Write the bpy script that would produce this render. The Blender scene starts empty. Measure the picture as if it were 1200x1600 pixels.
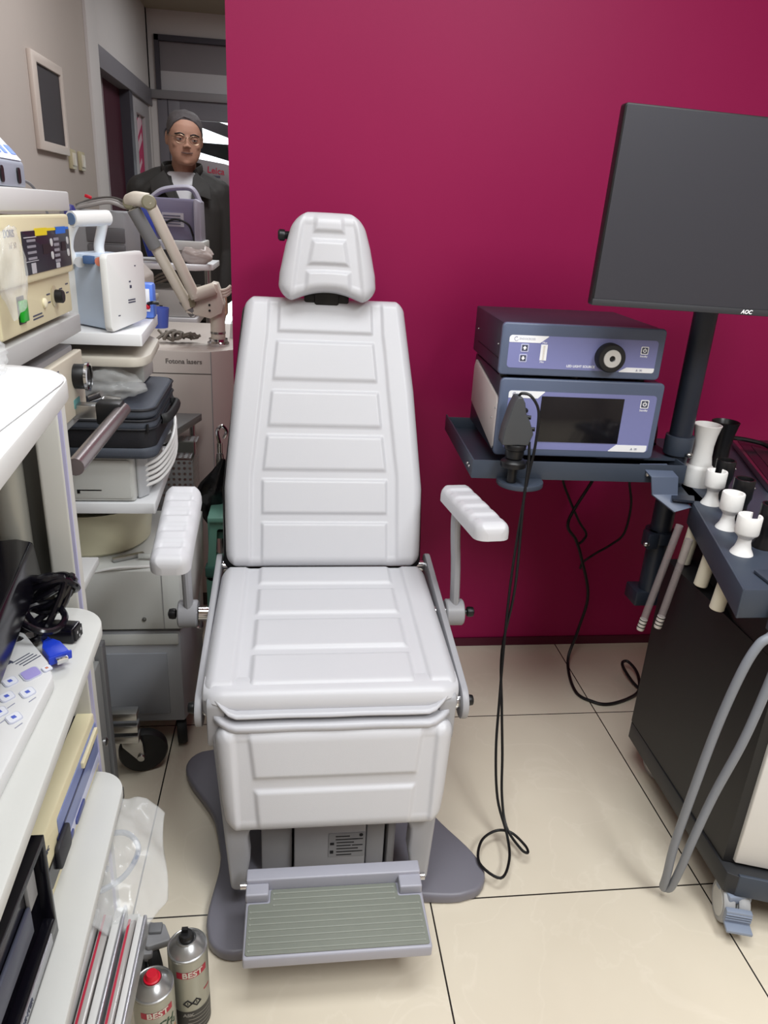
import bpy, bmesh, math, random
from mathutils import Vector, Matrix, noise
random.seed(7)
SC = bpy.context.scene
COL = SC.collection
PI = math.pi
V = Vector

# ------------------------------------------------------------------ materials
def srgb(h):
    h = h.lstrip('#')
    out = []
    for i in (0, 2, 4):
        c = int(h[i:i+2], 16) / 255
        out.append(c / 12.92 if c <= .04045 else ((c + .055) / 1.055) ** 2.4)
    return (*out, 1)

MATS = {}
def mat(name, hexc, rough=.5, metal=0., var=0., vscale=8., bump=0., bscale=200., coat=0., trans=0., alpha=1., ior=1.45, spec=.5, emit=None, estr=0., thin=False):
    if name in MATS: return MATS[name]
    m = bpy.data.materials.new(name); m.use_nodes = True
    nt = m.node_tree; b = nt.nodes['Principled BSDF']
    c = srgb(hexc)
    b.inputs['Base Color'].default_value = c
    b.inputs['Roughness'].default_value = rough
    b.inputs['Metallic'].default_value = metal
    b.inputs['IOR'].default_value = ior
    b.inputs['Specular IOR Level'].default_value = spec
    if coat: b.inputs['Coat Weight'].default_value = coat; b.inputs['Coat Roughness'].default_value = .08
    if trans: b.inputs['Transmission Weight'].default_value = trans
    if alpha < 1: b.inputs['Alpha'].default_value = alpha
    if emit:
        b.inputs['Emission Color'].default_value = srgb(emit); b.inputs['Emission Strength'].default_value = estr
    tc = nt.nodes.new('ShaderNodeTexCoord')
    if var:
        n = nt.nodes.new('ShaderNodeTexNoise'); n.inputs['Scale'].default_value = vscale; n.inputs['Detail'].default_value = 5
        nt.links.new(tc.outputs['Object'], n.inputs['Vector'])
        mx = nt.nodes.new('ShaderNodeMix'); mx.data_type = 'RGBA'
        mx.inputs['A'].default_value = tuple(x * (1 - var) for x in c[:3]) + (1,)
        mx.inputs['B'].default_value = tuple(min(1, x * (1 + var)) for x in c[:3]) + (1,)
        nt.links.new(n.outputs['Fac'], mx.inputs['Factor']); nt.links.new(mx.outputs['Result'], b.inputs['Base Color'])
    if bump:
        n2 = nt.nodes.new('ShaderNodeTexNoise'); n2.inputs['Scale'].default_value = bscale; n2.inputs['Detail'].default_value = 3
        nt.links.new(tc.outputs['Object'], n2.inputs['Vector'])
        bp = nt.nodes.new('ShaderNodeBump'); bp.inputs['Strength'].default_value = bump; bp.inputs['Distance'].default_value = .002
        nt.links.new(n2.outputs['Fac'], bp.inputs['Height']); nt.links.new(bp.outputs['Normal'], b.inputs['Normal'])
    MATS[name] = m
    return m

# ------------------------------------------------------------------ mesh builder
def catmull(pts, sub=8, closed=False):
    P = [V(p) for p in pts]
    if len(P) < 3: return P
    out = []
    n = len(P)
    rng = range(n) if closed else range(n - 1)
    for i in rng:
        p0 = P[(i-1) % n] if (closed or i > 0) else P[0] * 2 - P[1]
        p1 = P[i]; p2 = P[(i+1) % n]
        p3 = P[(i+2) % n] if (closed or i + 2 < n) else P[n-1] * 2 - P[n-2]
        for k in range(sub):
            t = k / sub; t2 = t*t; t3 = t2*t
            out.append(.5 * ((2*p1) + (p2-p0)*t + (2*p0-5*p1+4*p2-p3)*t2 + (3*p1-p0-3*p2+p3)*t3))
    if not closed: out.append(P[-1])
    return out

def rpoly(pts, r, n=6):
    """2-D polygon with rounded corners; r a number or one per corner"""
    N = len(pts); out = []
    for i, p in enumerate(pts):
        rr = r[i] if isinstance(r, (list, tuple)) else r
        p = V(p); a = V(pts[i-1]); b = V(pts[(i+1) % N])
        da = (a-p); db = (b-p)
        if rr <= 0: out.append((p.x, p.y)); continue
        ang = da.angle(db)
        d = rr / math.tan(ang/2)
        d = min(d, da.length*.499, db.length*.499)
        rr2 = d * math.tan(ang/2)
        pa = p + da.normalized()*d; pb = p + db.normalized()*d
        c = p + (da.normalized()+db.normalized()).normalized() * (rr2/math.sin(ang/2))
        va = pa-c; vb = pb-c
        tot = va.angle_signed(vb) if va.length > 1e-9 else 0
        for k in range(n+1):
            t = -tot*k/n
            out.append((c.x + va.x*math.cos(t) - va.y*math.sin(t), c.y + va.x*math.sin(t) + va.y*math.cos(t)))
    return out

def basis(d):
    d = V(d).normalized()
    u = V((0, 0, 1)) if abs(d.z) < .9 else V((1, 0, 0))
    a = d.cross(u).normalized(); b = d.cross(a).normalized()
    return a, b, d

class G:
    def __init__(s): s.b = bmesh.new()
    def poly(s, vs):
        return s.b.faces.new([s.b.verts.new(v) for v in vs])
    def obox(s, c, size, rot=None):
        c = V(c); hx, hy, hz = [x/2 for x in size]
        rot = rot or Matrix.Identity(3)
        vs = [s.b.verts.new(c + rot @ V((x*hx, y*hy, z*hz))) for x in (-1, 1) for y in (-1, 1) for z in (-1, 1)]
        for f in ((0,1,3,2),(4,6,7,5),(0,4,5,1),(2,3,7,6),(0,2,6,4),(1,5,7,3)):
            s.b.faces.new([vs[i] for i in f])
        return s
    def box(s, x0, x1, y0, y1, z0, z1):
        return s.obox(((x0+x1)/2, (y0+y1)/2, (z0+z1)/2), (abs(x1-x0), abs(y1-y0), abs(z1-z0)))
    def rings(s, rings, cap=True, closed=False):
        R = [[s.b.verts.new(v) for v in r] for r in rings]
        n = len(R[0])
        for i in range(len(R) if closed else len(R)-1):
            A, B = R[i], R[(i+1) % len(R)]
            for k in range(n):
                s.b.faces.new((A[k], A[(k+1) % n], B[(k+1) % n], B[k]))
        if cap and not closed:
            s.b.faces.new(R[0][::-1]); s.b.faces.new(R[-1])
        return s
    def cyl(s, p0, p1, r0, r1=None, n=24, cap=True):
        r1 = r0 if r1 is None else r1
        p0 = V(p0); p1 = V(p1); a, b, d = basis(p1-p0)
        rg = [[p + (a*math.cos(2*PI*k/n) + b*math.sin(2*PI*k/n))*r for k in range(n)] for p, r in ((p0, r0), (p1, r1))]
        return s.rings(rg, cap)
    def lathe(s, prof, o, d=(0, 0, 1), n=32, cap=True):
        o = V(o); a, b, d = basis(d)
        rg = [[o + d*h + (a*math.cos(2*PI*k/n) + b*math.sin(2*PI*k/n))*max(r, 1e-5) for k in range(n)] for r, h in prof]
        return s.rings(rg, cap)
    def tube(s, pts, r, n=8, sub=8, closed=False, flat=None):
        P = catmull(pts, sub, closed) if sub > 1 else [V(p) for p in pts]
        N = len(P); rg = []
        T = []
        for i in range(N):
            if closed: t = P[(i+1) % N] - P[i-1]
            else: t = P[min(i+1, N-1)] - P[max(i-1, 0)]
            T.append(t.normalized())
        a, b, _ = basis(T[0])
        for i in range(N):
            a = (a - T[i]*a.dot(T[i])).normalized(); b = T[i].cross(a)
            rr = r(i/(N-1)) if callable(r) else r
            ra, rb = (rr, rr) if flat is None else (rr*flat[0], rr*flat[1])
            rg.append([P[i] + a*math.cos(2*PI*k/n)*ra + b*math.sin(2*PI*k/n)*rb for k in range(n)])
        return s.rings(rg, True, closed)
    def prism(s, pts, ax, d0, d1, holes=()):
        def m(p, d):
            return {'z': (p[0], p[1], d), 'y': (p[0], d, p[1]), 'x': (d, p[0], p[1])}[ax]
        if not holes:
            A = [s.b.verts.new(m(p, d0)) for p in pts]; B = [s.b.verts.new(m(p, d1)) for p in pts]
            n = len(pts)
            s.b.faces.new(A[::-1]); s.b.faces.new(B)
            for k in range(n): s.b.faces.new((A[k], A[(k+1) % n], B[(k+1) % n], B[k]))
        else:
            fl = bmesh.new(); ed = []
            for loop in [pts, *holes]:
                vs = [fl.verts.new((p[0], p[1], 0)) for p in loop]
                for k in range(len(vs)): ed.append(fl.edges.new((vs[k], vs[(k+1) % len(vs)])))
            bmesh.ops.triangle_fill(fl, use_beauty=True, use_dissolve=False, edges=ed)
            fl.verts.index_update()
            A = [s.b.verts.new(m(v.co, d0)) for v in fl.verts]; B = [s.b.verts.new(m(v.co, d1)) for v in fl.verts]
            for f in fl.faces:
                ii = [v.index for v in f.verts]
                s.b.faces.new([A[i] for i in ii]); s.b.faces.new([B[i] for i in ii[::-1]])
            for e in fl.edges:
                if len(e.link_faces) == 1:
                    i, j = e.verts[0].index, e.verts[1].index
                    s.b.faces.new((A[i], A[j], B[j], B[i]))
            fl.free()
        return s
    def sphere(s, c, r, n=16, sc=(1, 1, 1)):
        c = V(c); rg = []
        for i in range(n+1):
            th = PI*i/n
            rg.append([c + V((math.sin(th)*math.cos(2*PI*k/(2*n))*sc[0], math.sin(th)*math.sin(2*PI*k/(2*n))*sc[1], math.cos(th)*sc[2]))*r for k in range(2*n)])
        R = [[s.b.verts.new(rg[0][0])]] + [[s.b.verts.new(v) for v in r_] for r_ in rg[1:-1]] + [[s.b.verts.new(rg[-1][0])]]
        m = 2*n
        for k in range(m):
            s.b.faces.new((R[0][0], R[1][k], R[1][(k+1) % m]))
            s.b.faces.new((R[-1][0], R[-2][(k+1) % m], R[-2][k]))
        for i in range(1, n-1):
            for k in range(m): s.b.faces.new((R[i][k], R[i+1][k], R[i+1][(k+1) % m], R[i][(k+1) % m]))
        return s
    def xf(s, M):
        s.b.transform(M); return s
    def build(s, name, m, parent=None, bev=0., seg=2, ang=35, local=False, smooth=True, mods=()):
        b = s.b
        bmesh.ops.recalc_face_normals(b, faces=b.faces)
        if bev:
            es = [e for e in b.edges if len(e.link_faces) == 2 and e.calc_face_angle(0) > math.radians(ang)]
            bmesh.ops.bevel(b, geom=es, offset=bev, segments=seg, profile=.5, affect='EDGES', clamp_overlap=True)
        me = bpy.data.meshes.new(name)
        b.to_mesh(me); b.free()
        return link(name, me, m, parent, local, smooth, ang, mods)

ROOTM = {}
def link(name, me, m, parent=None, local=False, smooth=True, ang=35, mods=()):
    o = bpy.data.objects.new(name, me); COL.objects.link(o)
    if m: me.materials.append(m)
    if smooth and len(me.polygons):
        me.polygons.foreach_set('use_smooth', [True]*len(me.polygons))
        me.set_sharp_from_angle(angle=math.radians(ang))
    if parent:
        o.parent = parent
        M = ROOTM.get(parent.name)
        if M is not None:
            ROOTM[o.name] = M
            if not local: me.transform(M.inverted())
    for k, v in mods:
        md = o.modifiers.new(k, v.pop('type'))
        for a, x in v.items(): setattr(md, a, x)
    return o

def thing(name, label, cat, loc=(0, 0, 0), rz=0., group=None):
    o = bpy.data.objects.new(name, None); COL.objects.link(o)
    o.empty_display_size = .05
    o.location = loc; o.rotation_euler = (0, 0, rz)
    o['label'] = label; o['category'] = cat
    if group: o['group'] = group
    ROOTM[o.name] = Matrix.Translation(loc) @ Matrix.Rotation(rz, 4, 'Z')
    return o
def tag(o, label, cat, group=None, kind=None):
    o['label'] = label; o['category'] = cat
    if group: o['group'] = group
    if kind: o['kind'] = kind
    return o
def struct(o): o['kind'] = 'structure'; return o
def dup(root, loc, rz=None, label=None, group=None):
    r = root.copy(); COL.objects.link(r); r.location = loc
    if rz is not None: r.rotation_euler = (0, 0, rz)
    if label: r['label'] = label
    if group: r['group'] = group
    for ch in list(root.children):
        c = ch.copy(); COL.objects.link(c); c.parent = r
        for g in list(ch.children):
            d = g.copy(); COL.objects.link(d); d.parent = c
    return r

def frame(ex, ey, o):
    """4x4 with x axis ex, y axis ey, z their cross"""
    ex = V(ex).normalized(); ey = V(ey); ey = (ey - ex*ey.dot(ex)).normalized(); ez = ex.cross(ey)
    M = Matrix.Identity(4)
    for i in range(3):
        M[i][0] = ex[i]; M[i][1] = ey[i]; M[i][2] = ez[i]; M[i][3] = o[i]
    return M

def text(s, size, M, m, name='lettering', parent=None, depth=.0004, bold=0., shear=0., align='CENTER'):
    """real raised lettering; lies in the XY plane of frame M"""
    cu = bpy.data.curves.new('t', 'FONT'); cu.body = s; cu.size = size; cu.extrude = depth; cu.offset = bold; cu.shear = shear
    cu.align_x = align; cu.align_y = 'CENTER'; cu.resolution_u = 3
    t = bpy.data.objects.new('t', cu); COL.objects.link(t)
    dg = bpy.context.evaluated_depsgraph_get()
    me = bpy.data.meshes.new_from_object(t.evaluated_get(dg))
    bpy.data.objects.remove(t); bpy.data.curves.remove(cu)
    me.transform(M); me.materials.clear(); me.name = name
    return link(name, me, m, parent, smooth=False)

def interp(tab, x):
    if x <= tab[0][0]: return tab[0][1]
    for (a, fa), (b, fb) in zip(tab, tab[1:]):
        if x <= b: return fa + (fb-fa)*(x-a)/(b-a)
    return tab[-1][1]
def sstep(x): x = max(0., min(1., x)); return x*x*(3-2*x)

def convex_depth(poly, x, y):
    """distance inside a convex counter-clockwise polygon (negative outside)"""
    d = 9.
    n = len(poly)
    for i in range(n):
        ax, ay = poly[i]; bx, by = poly[(i+1) % n]
        ex, ey = bx-ax, by-ay; l = math.hypot(ex, ey)
        d = min(d, (ex*(y-ay) - ey*(x-ax))/l)
    return d

def cushion(g, M, wf, s0, s1, rc, re, T, back, puffs, lift=.006, soft=.009, nu=120, nv=150, cx=0., warp=None, sag=0.):
    """upholstered pad in frame M: x across, y along, z out. Top face at z=0"""
    def dense(k, n, e=.16):
        t = k/n
        return t + .0 if n < 30 else (t - e*math.sin(4*PI*t)/(4*PI)*0 - .10*math.sin(2*PI*t)/ (2*PI)*2.2)
    rows = []
    for j in range(nv+1):
        t = dense(j, nv); s = s0 + (s1-s0)*t
        ds = min(s-s0, s1-s)
        w = wf(s)
        if ds < rc: w = w - rc + math.sqrt(max(0, rc*rc - (rc-ds)**2))
        row = []
        for i in range(nu+1):
            u = -1 + 2*dense(i, nu); x = u*w
            d = min(w-abs(x), ds)
            h = -T
            if d < re: h = -T + T*math.sqrt(max(0, 1-((re-d)/re)**2))
            else: h = 0
            p = 0
            for q in puffs:
                dd = convex_depth(q, x, s)
                if dd > 0: p = max(p, sstep(dd/soft))
            z = h + (p-1)*lift*min(1, max(0, d/re))
            z -= sag*(1-(x/wf(s))**2)
            xx, yy = x + cx, s
            if warp: xx, yy, z = warp(xx, yy, z)
            row.append(V((xx, yy, z)))
        rows.append(row)
    vs = [[g.b.verts.new(M @ p) for p in r] for r in rows]
    for j in range(nv):
        for i in range(nu):
            g.b.faces.new((vs[j][i], vs[j][i+1], vs[j+1][i+1], vs[j+1][i]))
    rim = [(0, i) for i in range(nu+1)] + [(j, nu) for j in range(1, nv+1)] + [(nv, i) for i in range(nu-1, -1, -1)] + [(j, 0) for j in range(nv-1, 0, -1)]
    low = []
    for j, i in rim:
        p = rows[j][i].copy(); p.z = -T-back; low.append(g.b.verts.new(M @ p))
    n = len(rim)
    for k in range(n):
        a = vs[rim[k][0]][rim[k][1]]; b = vs[rim[(k+1) % n][0]][rim[(k+1) % n][1]]
        g.b.faces.new((a, low[k], low[(k+1) % n], b))
    g.b.faces.new(low[::-1])
    return g
# ------------------------------------------------------------------ camera
cam = bpy.data.cameras.new('camera'); camo = bpy.data.objects.new('camera', cam); COL.objects.link(camo)
cam.sensor_fit = 'HORIZONTAL'; cam.sensor_width = 36; cam.lens = 36*1154.9/1200
right = V((.991997, -.114996, .05213)); up = V((-.005107, .375996, .926607)); fwd = V((.126156, .919458, -.3724))
Mc = Matrix.Identity(4)
fwd.normalize(); right = (right - fwd*right.dot(fwd)).normalized(); up = right.cross(fwd)
for i in range(3):
    Mc[i][0] = right[i]; Mc[i][1] = up[i]; Mc[i][2] = -fwd[i]
Mc[2][3] = 1.32
camo.matrix_world = Mc
cam.clip_start = .02; cam.clip_end = 60
SC.camera = camo
vs_ = SC.view_settings
vs_.view_transform = 'Standard'; vs_.look = 'None'; vs_.exposure = 0.0; vs_.gamma = 1; vs_.use_curve_mapping = False
SC.cycles.use_denoising = True
SC.cycles.max_bounces = 10; SC.cycles.transparent_max_bounces = 16
SC.cycles.caustics_reflective = False; SC.cycles.caustics_refractive = False
w = bpy.data.worlds.new('world'); SC.world = w; w.use_nodes = True
w.node_tree.nodes['Background'].inputs[0].default_value = (.93, .97, 1, 1)
w.node_tree.nodes['Background'].inputs[1].default_value = 2.2

def area(name, loc, size, power, col=(.95, .98, 1), rot=(0, 0, 0), sy=None):
    l = bpy.data.lights.new(name, 'AREA'); l.energy = power; l.color = col
    l.shape = 'RECTANGLE'; l.size = size; l.size_y = sy or size
    o = bpy.data.objects.new(name, l); COL.objects.link(o); o.location = loc; o.rotation_euler = rot
    return o
CEIL = 2.55
area('ceiling_lamp_over_chair', (.35, .85, CEIL-.02), 1.2, 26, sy=.6)
area('ceiling_lamp_by_cart', (-.4, .0, CEIL-.02), .6, 17, sy=1.2)
area('ceiling_lamp_right', (1.2, -.5, CEIL-.02), .6, 52, sy=1.2)
area('corridor_lamp', (-.1, 3.0, CEIL-.02), .5, 22, sy=.8)
area('corridor_fill_far', (-.1, 5.0, CEIL-.02), .5, 9, sy=.8)  # added fill light to brighten the far corridor, not a known fixture

# ------------------------------------------------------------------ setting materials
def floor_material():
    m = bpy.data.materials.new('polished_cream_tile'); m.use_nodes = True
    nt = m.node_tree; N = nt.nodes; L = nt.links; b = N['Principled BSDF']
    tc = N.new('ShaderNodeTexCoord'); sx = N.new('ShaderNodeSeparateXYZ'); L.new(tc.outputs['Object'], sx.inputs[0])
    def math_(op, a, b_=None):
        n = N.new('ShaderNodeMath'); n.operation = op
        for i, x in enumerate((a, b_)):
            if x is None: continue
            if isinstance(x, (int, float)): n.inputs[i].default_value = x
            else: L.new(x, n.inputs[i])
        return n.outputs[0]
    fx = math_('DIVIDE', math_('ADD', sx.outputs[0], .3064+6), .6)
    fy = math_('DIVIDE', math_('ADD', sx.outputs[1], -1.1004+6), .6)
    def dist(f):
        fr = math_('FRACT', f); return math_('MINIMUM', fr, math_('SUBTRACT', 1., fr))
    line = math_('LESS_THAN', math_('MINIMUM', dist(fx), dist(fy)), .0028)
    cell = N.new('ShaderNodeCombineXYZ'); L.new(math_('FLOOR', fx), cell.inputs[0]); L.new(math_('FLOOR', fy), cell.inputs[1])
    wn = N.new('ShaderNodeTexWhiteNoise'); L.new(cell.outputs[0], wn.inputs['Vector'])
    off = N.new('ShaderNodeVectorMath'); off.operation = 'MULTIPLY_ADD'
    L.new(wn.outputs['Color'], off.inputs[0]); off.inputs[1].default_value = (9, 9, 9); L.new(tc.outputs['Object'], off.inputs[2])
    n1 = N.new('ShaderNodeTexNoise'); n1.inputs['Scale'].default_value = 3.2; n1.inputs['Detail'].default_value = 6; n1.inputs['Distortion'].default_value = 1.2
    L.new(off.outputs[0], n1.inputs['Vector'])
    vein = N.new('ShaderNodeValToRGB'); e = vein.color_ramp.elements
    e[0].position = .485; e[0].color = (0, 0, 0, 1); e[1].position = .5; e[1].color = (1, 1, 1, 1)
    e2 = e.new(.515); e2.color = (0, 0, 0, 1)
    L.new(n1.outputs['Fac'], vein.inputs[0])
    n2 = N.new('ShaderNodeTexNoise'); n2.inputs['Scale'].default_value = 6; n2.inputs['Detail'].default_value = 4
    L.new(off.outputs[0], n2.inputs['Vector'])
    base = N.new('ShaderNodeMix'); base.data_type = 'RGBA'
    base.inputs['A'].default_value = srgb('#d8cdb9'); base.inputs['B'].default_value = srgb('#e2d8c5'); L.new(n2.outputs['Fac'], base.inputs['Factor'])
    mv = N.new('ShaderNodeMix'); mv.data_type = 'RGBA'; L.new(math_('MULTIPLY', vein.outputs[0], math_('MULTIPLY', n2.outputs['Fac'], .7)), mv.inputs['Factor'])
    L.new(base.outputs['Result'], mv.inputs['A']); mv.inputs['B'].default_value = srgb('#e6dcca')
    # small grey scuffs
    vo = N.new('ShaderNodeTexNoise'); vo.inputs['Scale'].default_value = 14; L.new(tc.outputs['Object'], vo.inputs['Vector'])
    sc = math_('GREATER_THAN', vo.outputs['Fac'], .775)
    ms = N.new('ShaderNodeMix'); ms.data_type = 'RGBA'; L.new(math_('MULTIPLY', sc, .6), ms.inputs['Factor']); L.new(mv.outputs['Result'], ms.inputs['A']); ms.inputs['B'].default_value = srgb('#77756f')
    ml = N.new('ShaderNodeMix'); ml.data_type = 'RGBA'; L.new(line, ml.inputs['Factor']); L.new(ms.outputs['Result'], ml.inputs['A']); ml.inputs['B'].default_value = srgb('#2c2724')
    L.new(ml.outputs['Result'], b.inputs['Base Color'])
    b.inputs['Roughness'].default_value = .22; b.inputs['Specular IOR Level'].default_value = .45
    return m
M_floor = floor_material()
M_magenta = mat('gloss_magenta_laminate', '#94184d', .45, var=.04, vscale=3, bump=.06, bscale=350, spec=.22)
M_magdark = mat('dark_magenta_skirting', '#4d0a25', .3)
M_wall = mat('beige_plaster', '#b3a8a0', .8, var=.03, vscale=4, bump=.05, bscale=300)
M_white_wall = mat('white_plaster', '#cdc8c6', .75, var=.02)
M_ceil = mat('beige_ceiling_paint', '#a59a88', .85, var=.02)
M_alum = mat('grey_painted_aluminium', '#8d8a8c', .45, .2)
M_alud = mat('dark_grey_aluminium', '#45424a', .5, .2)
M_glass = mat('clear_window_glass', '#f4f8f8', .02, trans=1., ior=1.05)
M_maroon = mat('dark_maroon_panel', '#45232e', .8, spec=.15)

# ------------------------------------------------------------------ room shell
def sbox(name, m, *b, bev=0.):
    return struct(G().box(*b).build(name, m, bev=bev))
sbox('floor', M_floor, -3.2, 3.4, -2.4, 9.0, -.1, 0)
sbox('ceiling', M_ceil, -1.3, 2.7, -2.2, 6.3, CEIL, CEIL+.1)
sbox('wall_back', M_magenta, -.157, 2.6, 2.077, 2.16, .0, CEIL)
sbox('baseboard_back', M_magdark, -.157, 2.6, 2.071, 2.0775, .0, .03)
sbox('wall_right', M_wall, 2.6, 2.7, -2.2, 2.16, 0, CEIL)
sbox('wall_front', M_wall, -1.3, 2.7, -2.2, -2.1, 0, CEIL)
# the left wall stops at a pilaster, then the double door and the white framed door
sbox('wall_left', M_wall, -1.1, -1.0, -2.1, 4.33, 0, CEIL)
sbox('wall_right_corridor', M_wall, .9, 1.0, 2.16, 6.3, 0, CEIL)
# ------------------------------------------------------------------ treatment chair
M_vinyl = mat('white_vinyl', '#c9c9cd', .33, bump=.12, bscale=900, var=.015, vscale=5)
M_vinyl_gaiter = mat('white_vinyl_soft', '#bbbbc0', .3, bump=.3, bscale=40)
M_shell = mat('grey_painted_metal', '#a3a3a7', .38, var=.02)
M_step = mat('lilac_grey_cast_metal', '#a7a7b2', .33, var=.03, vscale=20)
M_base = mat('dark_grey_base_cover', '#77757e', .38, var=.04, vscale=3)
M_mat = mat('olive_grey_rubber', '#7d8178', .7, var=.06, vscale=40, bump=.15, bscale=600)
M_black = mat('black_plastic', '#121214', .4)
M_blackrub = mat('black_rubber', '#1b1b1c', .6)
M_chrome = mat('chrome', '#d8d8da', .12, 1.)
M_label = mat('grey_rating_label', '#8b8b8e', .5)
M_ink = mat('black_ink', '#1c1c1f', .6)

chair = thing('treatment_chair', 'reclining treatment chair in white padded vinyl with headrest, armrests and ribbed footplate', 'chair', (.08, 1.35, 0))
CX = .083
def PF(p0, p1, x0=.08):
    p0 = V((x0, *p0)); p1 = V((x0, *p1)); return frame((1, 0, 0), p1-p0, p0)
def quad(sa, sb, wa, wb): return [(-wa, sa), (wa, sa), (wb, sb), (-wb, sb)]

# floor base: rounded square with drawn-in sides, swivelled a little to the chair
cs, sn = math.cos(math.radians(12)), math.sin(math.radians(12))
loop = []
H = .293
corner = [(-H, -H), (H, -H), (H, H), (-H, H)]
for i in range(4):
    ax, ay = corner[i]; bx, by = corner[(i+1) % 4]
    dx, dy = (bx-ax), (by-ay); l = math.hypot(dx, dy); nx, ny = -dy/l, dx/l
    for k in range(24):
        t = k/24
        tt = .1 + .8*t
        inn = .05*sstep(min(t, 1-t)/.42)
        loop.append((ax+dx*tt+nx*inn, ay+dy*tt+ny*inn))
    for k in range(1, 6):   # round corner to the next side
        cxr, cyr = corner[(i+1) % 4]; q = .1*l
        px, py = cxr - dx/l*q + nx*q, cyr - dy/l*q + ny*q
        a0 = math.atan2(-ny, -nx); a = a0 + (PI/2)*k/6
        loop.append((px + q*math.cos(a), py + q*math.sin(a)))
loop = [(.083 + x*cs - y*sn, 1.330 + x*sn + y*cs) for x, y in loop]
G().prism(loop, 'z', 0, .026).build('base_plate', M_base, chair, bev=.007, seg=3, ang=50)

col = G()
col.box(.012, .158, 1.15, 1.5, .026, .40)
col.box(-.055, .008, 1.17, 1.48, .026, .38); col.box(.162, .20, 1.17, 1.48, .026, .38)
col.box(.206, .222, 1.165, 1.47, .026, .36)
c_ = col.build('column', M_shell, chair, bev=.004)
lb = G().box(.082, .156, 1.1485, 1.1499, .085, .148).build('rating_label', M_label, c_)
g = G()
for i in range(7):
    z = .141 - i*.0082
    g.box(.098 if i > 1 else .096, .125 + .022*((i*37 % 10)/10), 1.1478, 1.1484, z-.0022, z)
    if i % 2: g.box(.13, .152, 1.1478, 1.1484, z-.002, z)
g.box(.085, .093, 1.1478, 1.1484, .118, .124); g.box(.085, .092, 1.1478, 1.1484, .095, .103)
g.cyl((.148, 1.1478, .142), (.148, 1.1484, .142), .004, n=16)
g.build('label_print', M_ink, c_)

# under-seat carriage and side plates
g = G()
g.box(-.10, .26, 1.25, 1.60, .36, .47)
g.box(-.06, .22, 1.20, 1.27, .30, .46)
g.build('seat_frame', M_shell, chair, bev=.006)

# seat
g = G()
Ms = PF((1.17, .495), (1.62, .53), .084)
sw = lambda s: interp([(0, .250), (.2, .249), (.45, .246)], s)
pz = [quad(.36, .46, .158, .158), quad(.24, .345, .1585, .158), quad(.118, .226, .160, .1585), quad(-.05, .104, .163, .160)]
pz += [[(.182, -.05), (.27, -.05), (.27, .47), (.178, .47)], [(-.27, -.05), (-.182, -.05), (-.178, .47), (-.27, .47)]]
cushion(g, Ms, sw, -.006, .455, .035, .028, .04, .03, pz, lift=.007, soft=.011, nu=150, nv=140)
# thick rolled front lip, narrower than the seat at its lower edge
prof = [(1.24, .480), (1.215, .4895), (1.195, .4925), (1.172, .4905), (1.160, .487), (1.1545, .481), (1.151, .471), (1.149, .457), (1.152, .448), (1.164, .442), (1.20, .441), (1.24, .44)]
rg = []
for k in range(25):
    u = -1 + k/12
    row = []
    for (y, z) in prof:
        t = (z-.44)/.05
        wx = .205 + .038*sstep((t-.30)/.25)
        e = 1-abs(u)
        pull = .022*(1-min(1, e/.09))**2
        row.append(V((.084 + u*wx, y + pull*(1 if y < 1.2 else 0), z - .006*(1-min(1, e/.09))**2*(1 if z > .47 else 0))))
    rg.append(row)
g.rings(rg)
g.build('seat', M_vinyl, chair, ang=60)

# folded vinyl gaiter between seat and leg pad
prof = [(1.20, .458), (1.165, .457), (1.142, .456), (1.134, .450), (1.139, .445), (1.155, .443), (1.160, .440), (1.150, .437), (1.134, .436), (1.126, .430), (1.130, .42), (1.15, .41), (1.17, .41)]
prof = [(p.x, p.y) for p in catmull([V((a, b, 0)) for a, b in prof], 4)]
rg = []
for k in range(33):
    u = -1 + k/16
    lift_ = .028*max(0, (abs(u)-.83)/.17)**1.4
    rg.append([V((.084 + u*.222, y + .02*max(0, (abs(u)-.85)/.15) + .0006*math.sin(u*9+z*40), z + lift_*(1 if z > .441 else .35))) for y, z in prof])
g = G()
vsr = [[g.b.verts.new(p) for p in r] for r in rg]
for A, B in zip(vsr, vsr[1:]):
    for k in range(len(A)-1): g.b.faces.new((A[k], A[k+1], B[k+1], B[k]))
o = g.build('gaiter', M_vinyl_gaiter, chair, ang=80)
md = o.modifiers.new('thickness', 'SOLIDIFY'); md.thickness = .004

# backrest
g = G()
Mb = PF((1.6, .55), (1.847, 1.128), .083)
bw = lambda s: interp([(-.02, .231), (.02, .235), (.17, .2395), (.41, .2195), (.61, .1945), (.64, .19)], s)
iw = lambda s: interp([(-.05, .153), (.2, .152), (.25, .146), (.31, .140), (.4, .131), (.5, .122), (.54, .117), (.64, .1125)], s)
pz = [quad(a, b, iw(a), iw(b)) for a, b in ((-.06, .089), (.105, .192), (.209, .298), (.314, .405), (.426, .525), (.541, .66))]
for sgn in (1, -1):
    for (a, b) in ((-.06, .2), (.2, .66)):
        q = [(iw(a)+.022, a-.05), (.3, a-.05), (.3, b+.05), (iw(b)+.022, b+.05)]
        # straight inner seam along the two slopes
        q = [(iw(a)+.021, a), (.3, a), (.3, b), (iw(b)+.021, b)] if False else q
        if sgn < 0: q = [(-x, y) for x, y in q][::-1]
        pz.append(q)
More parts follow.
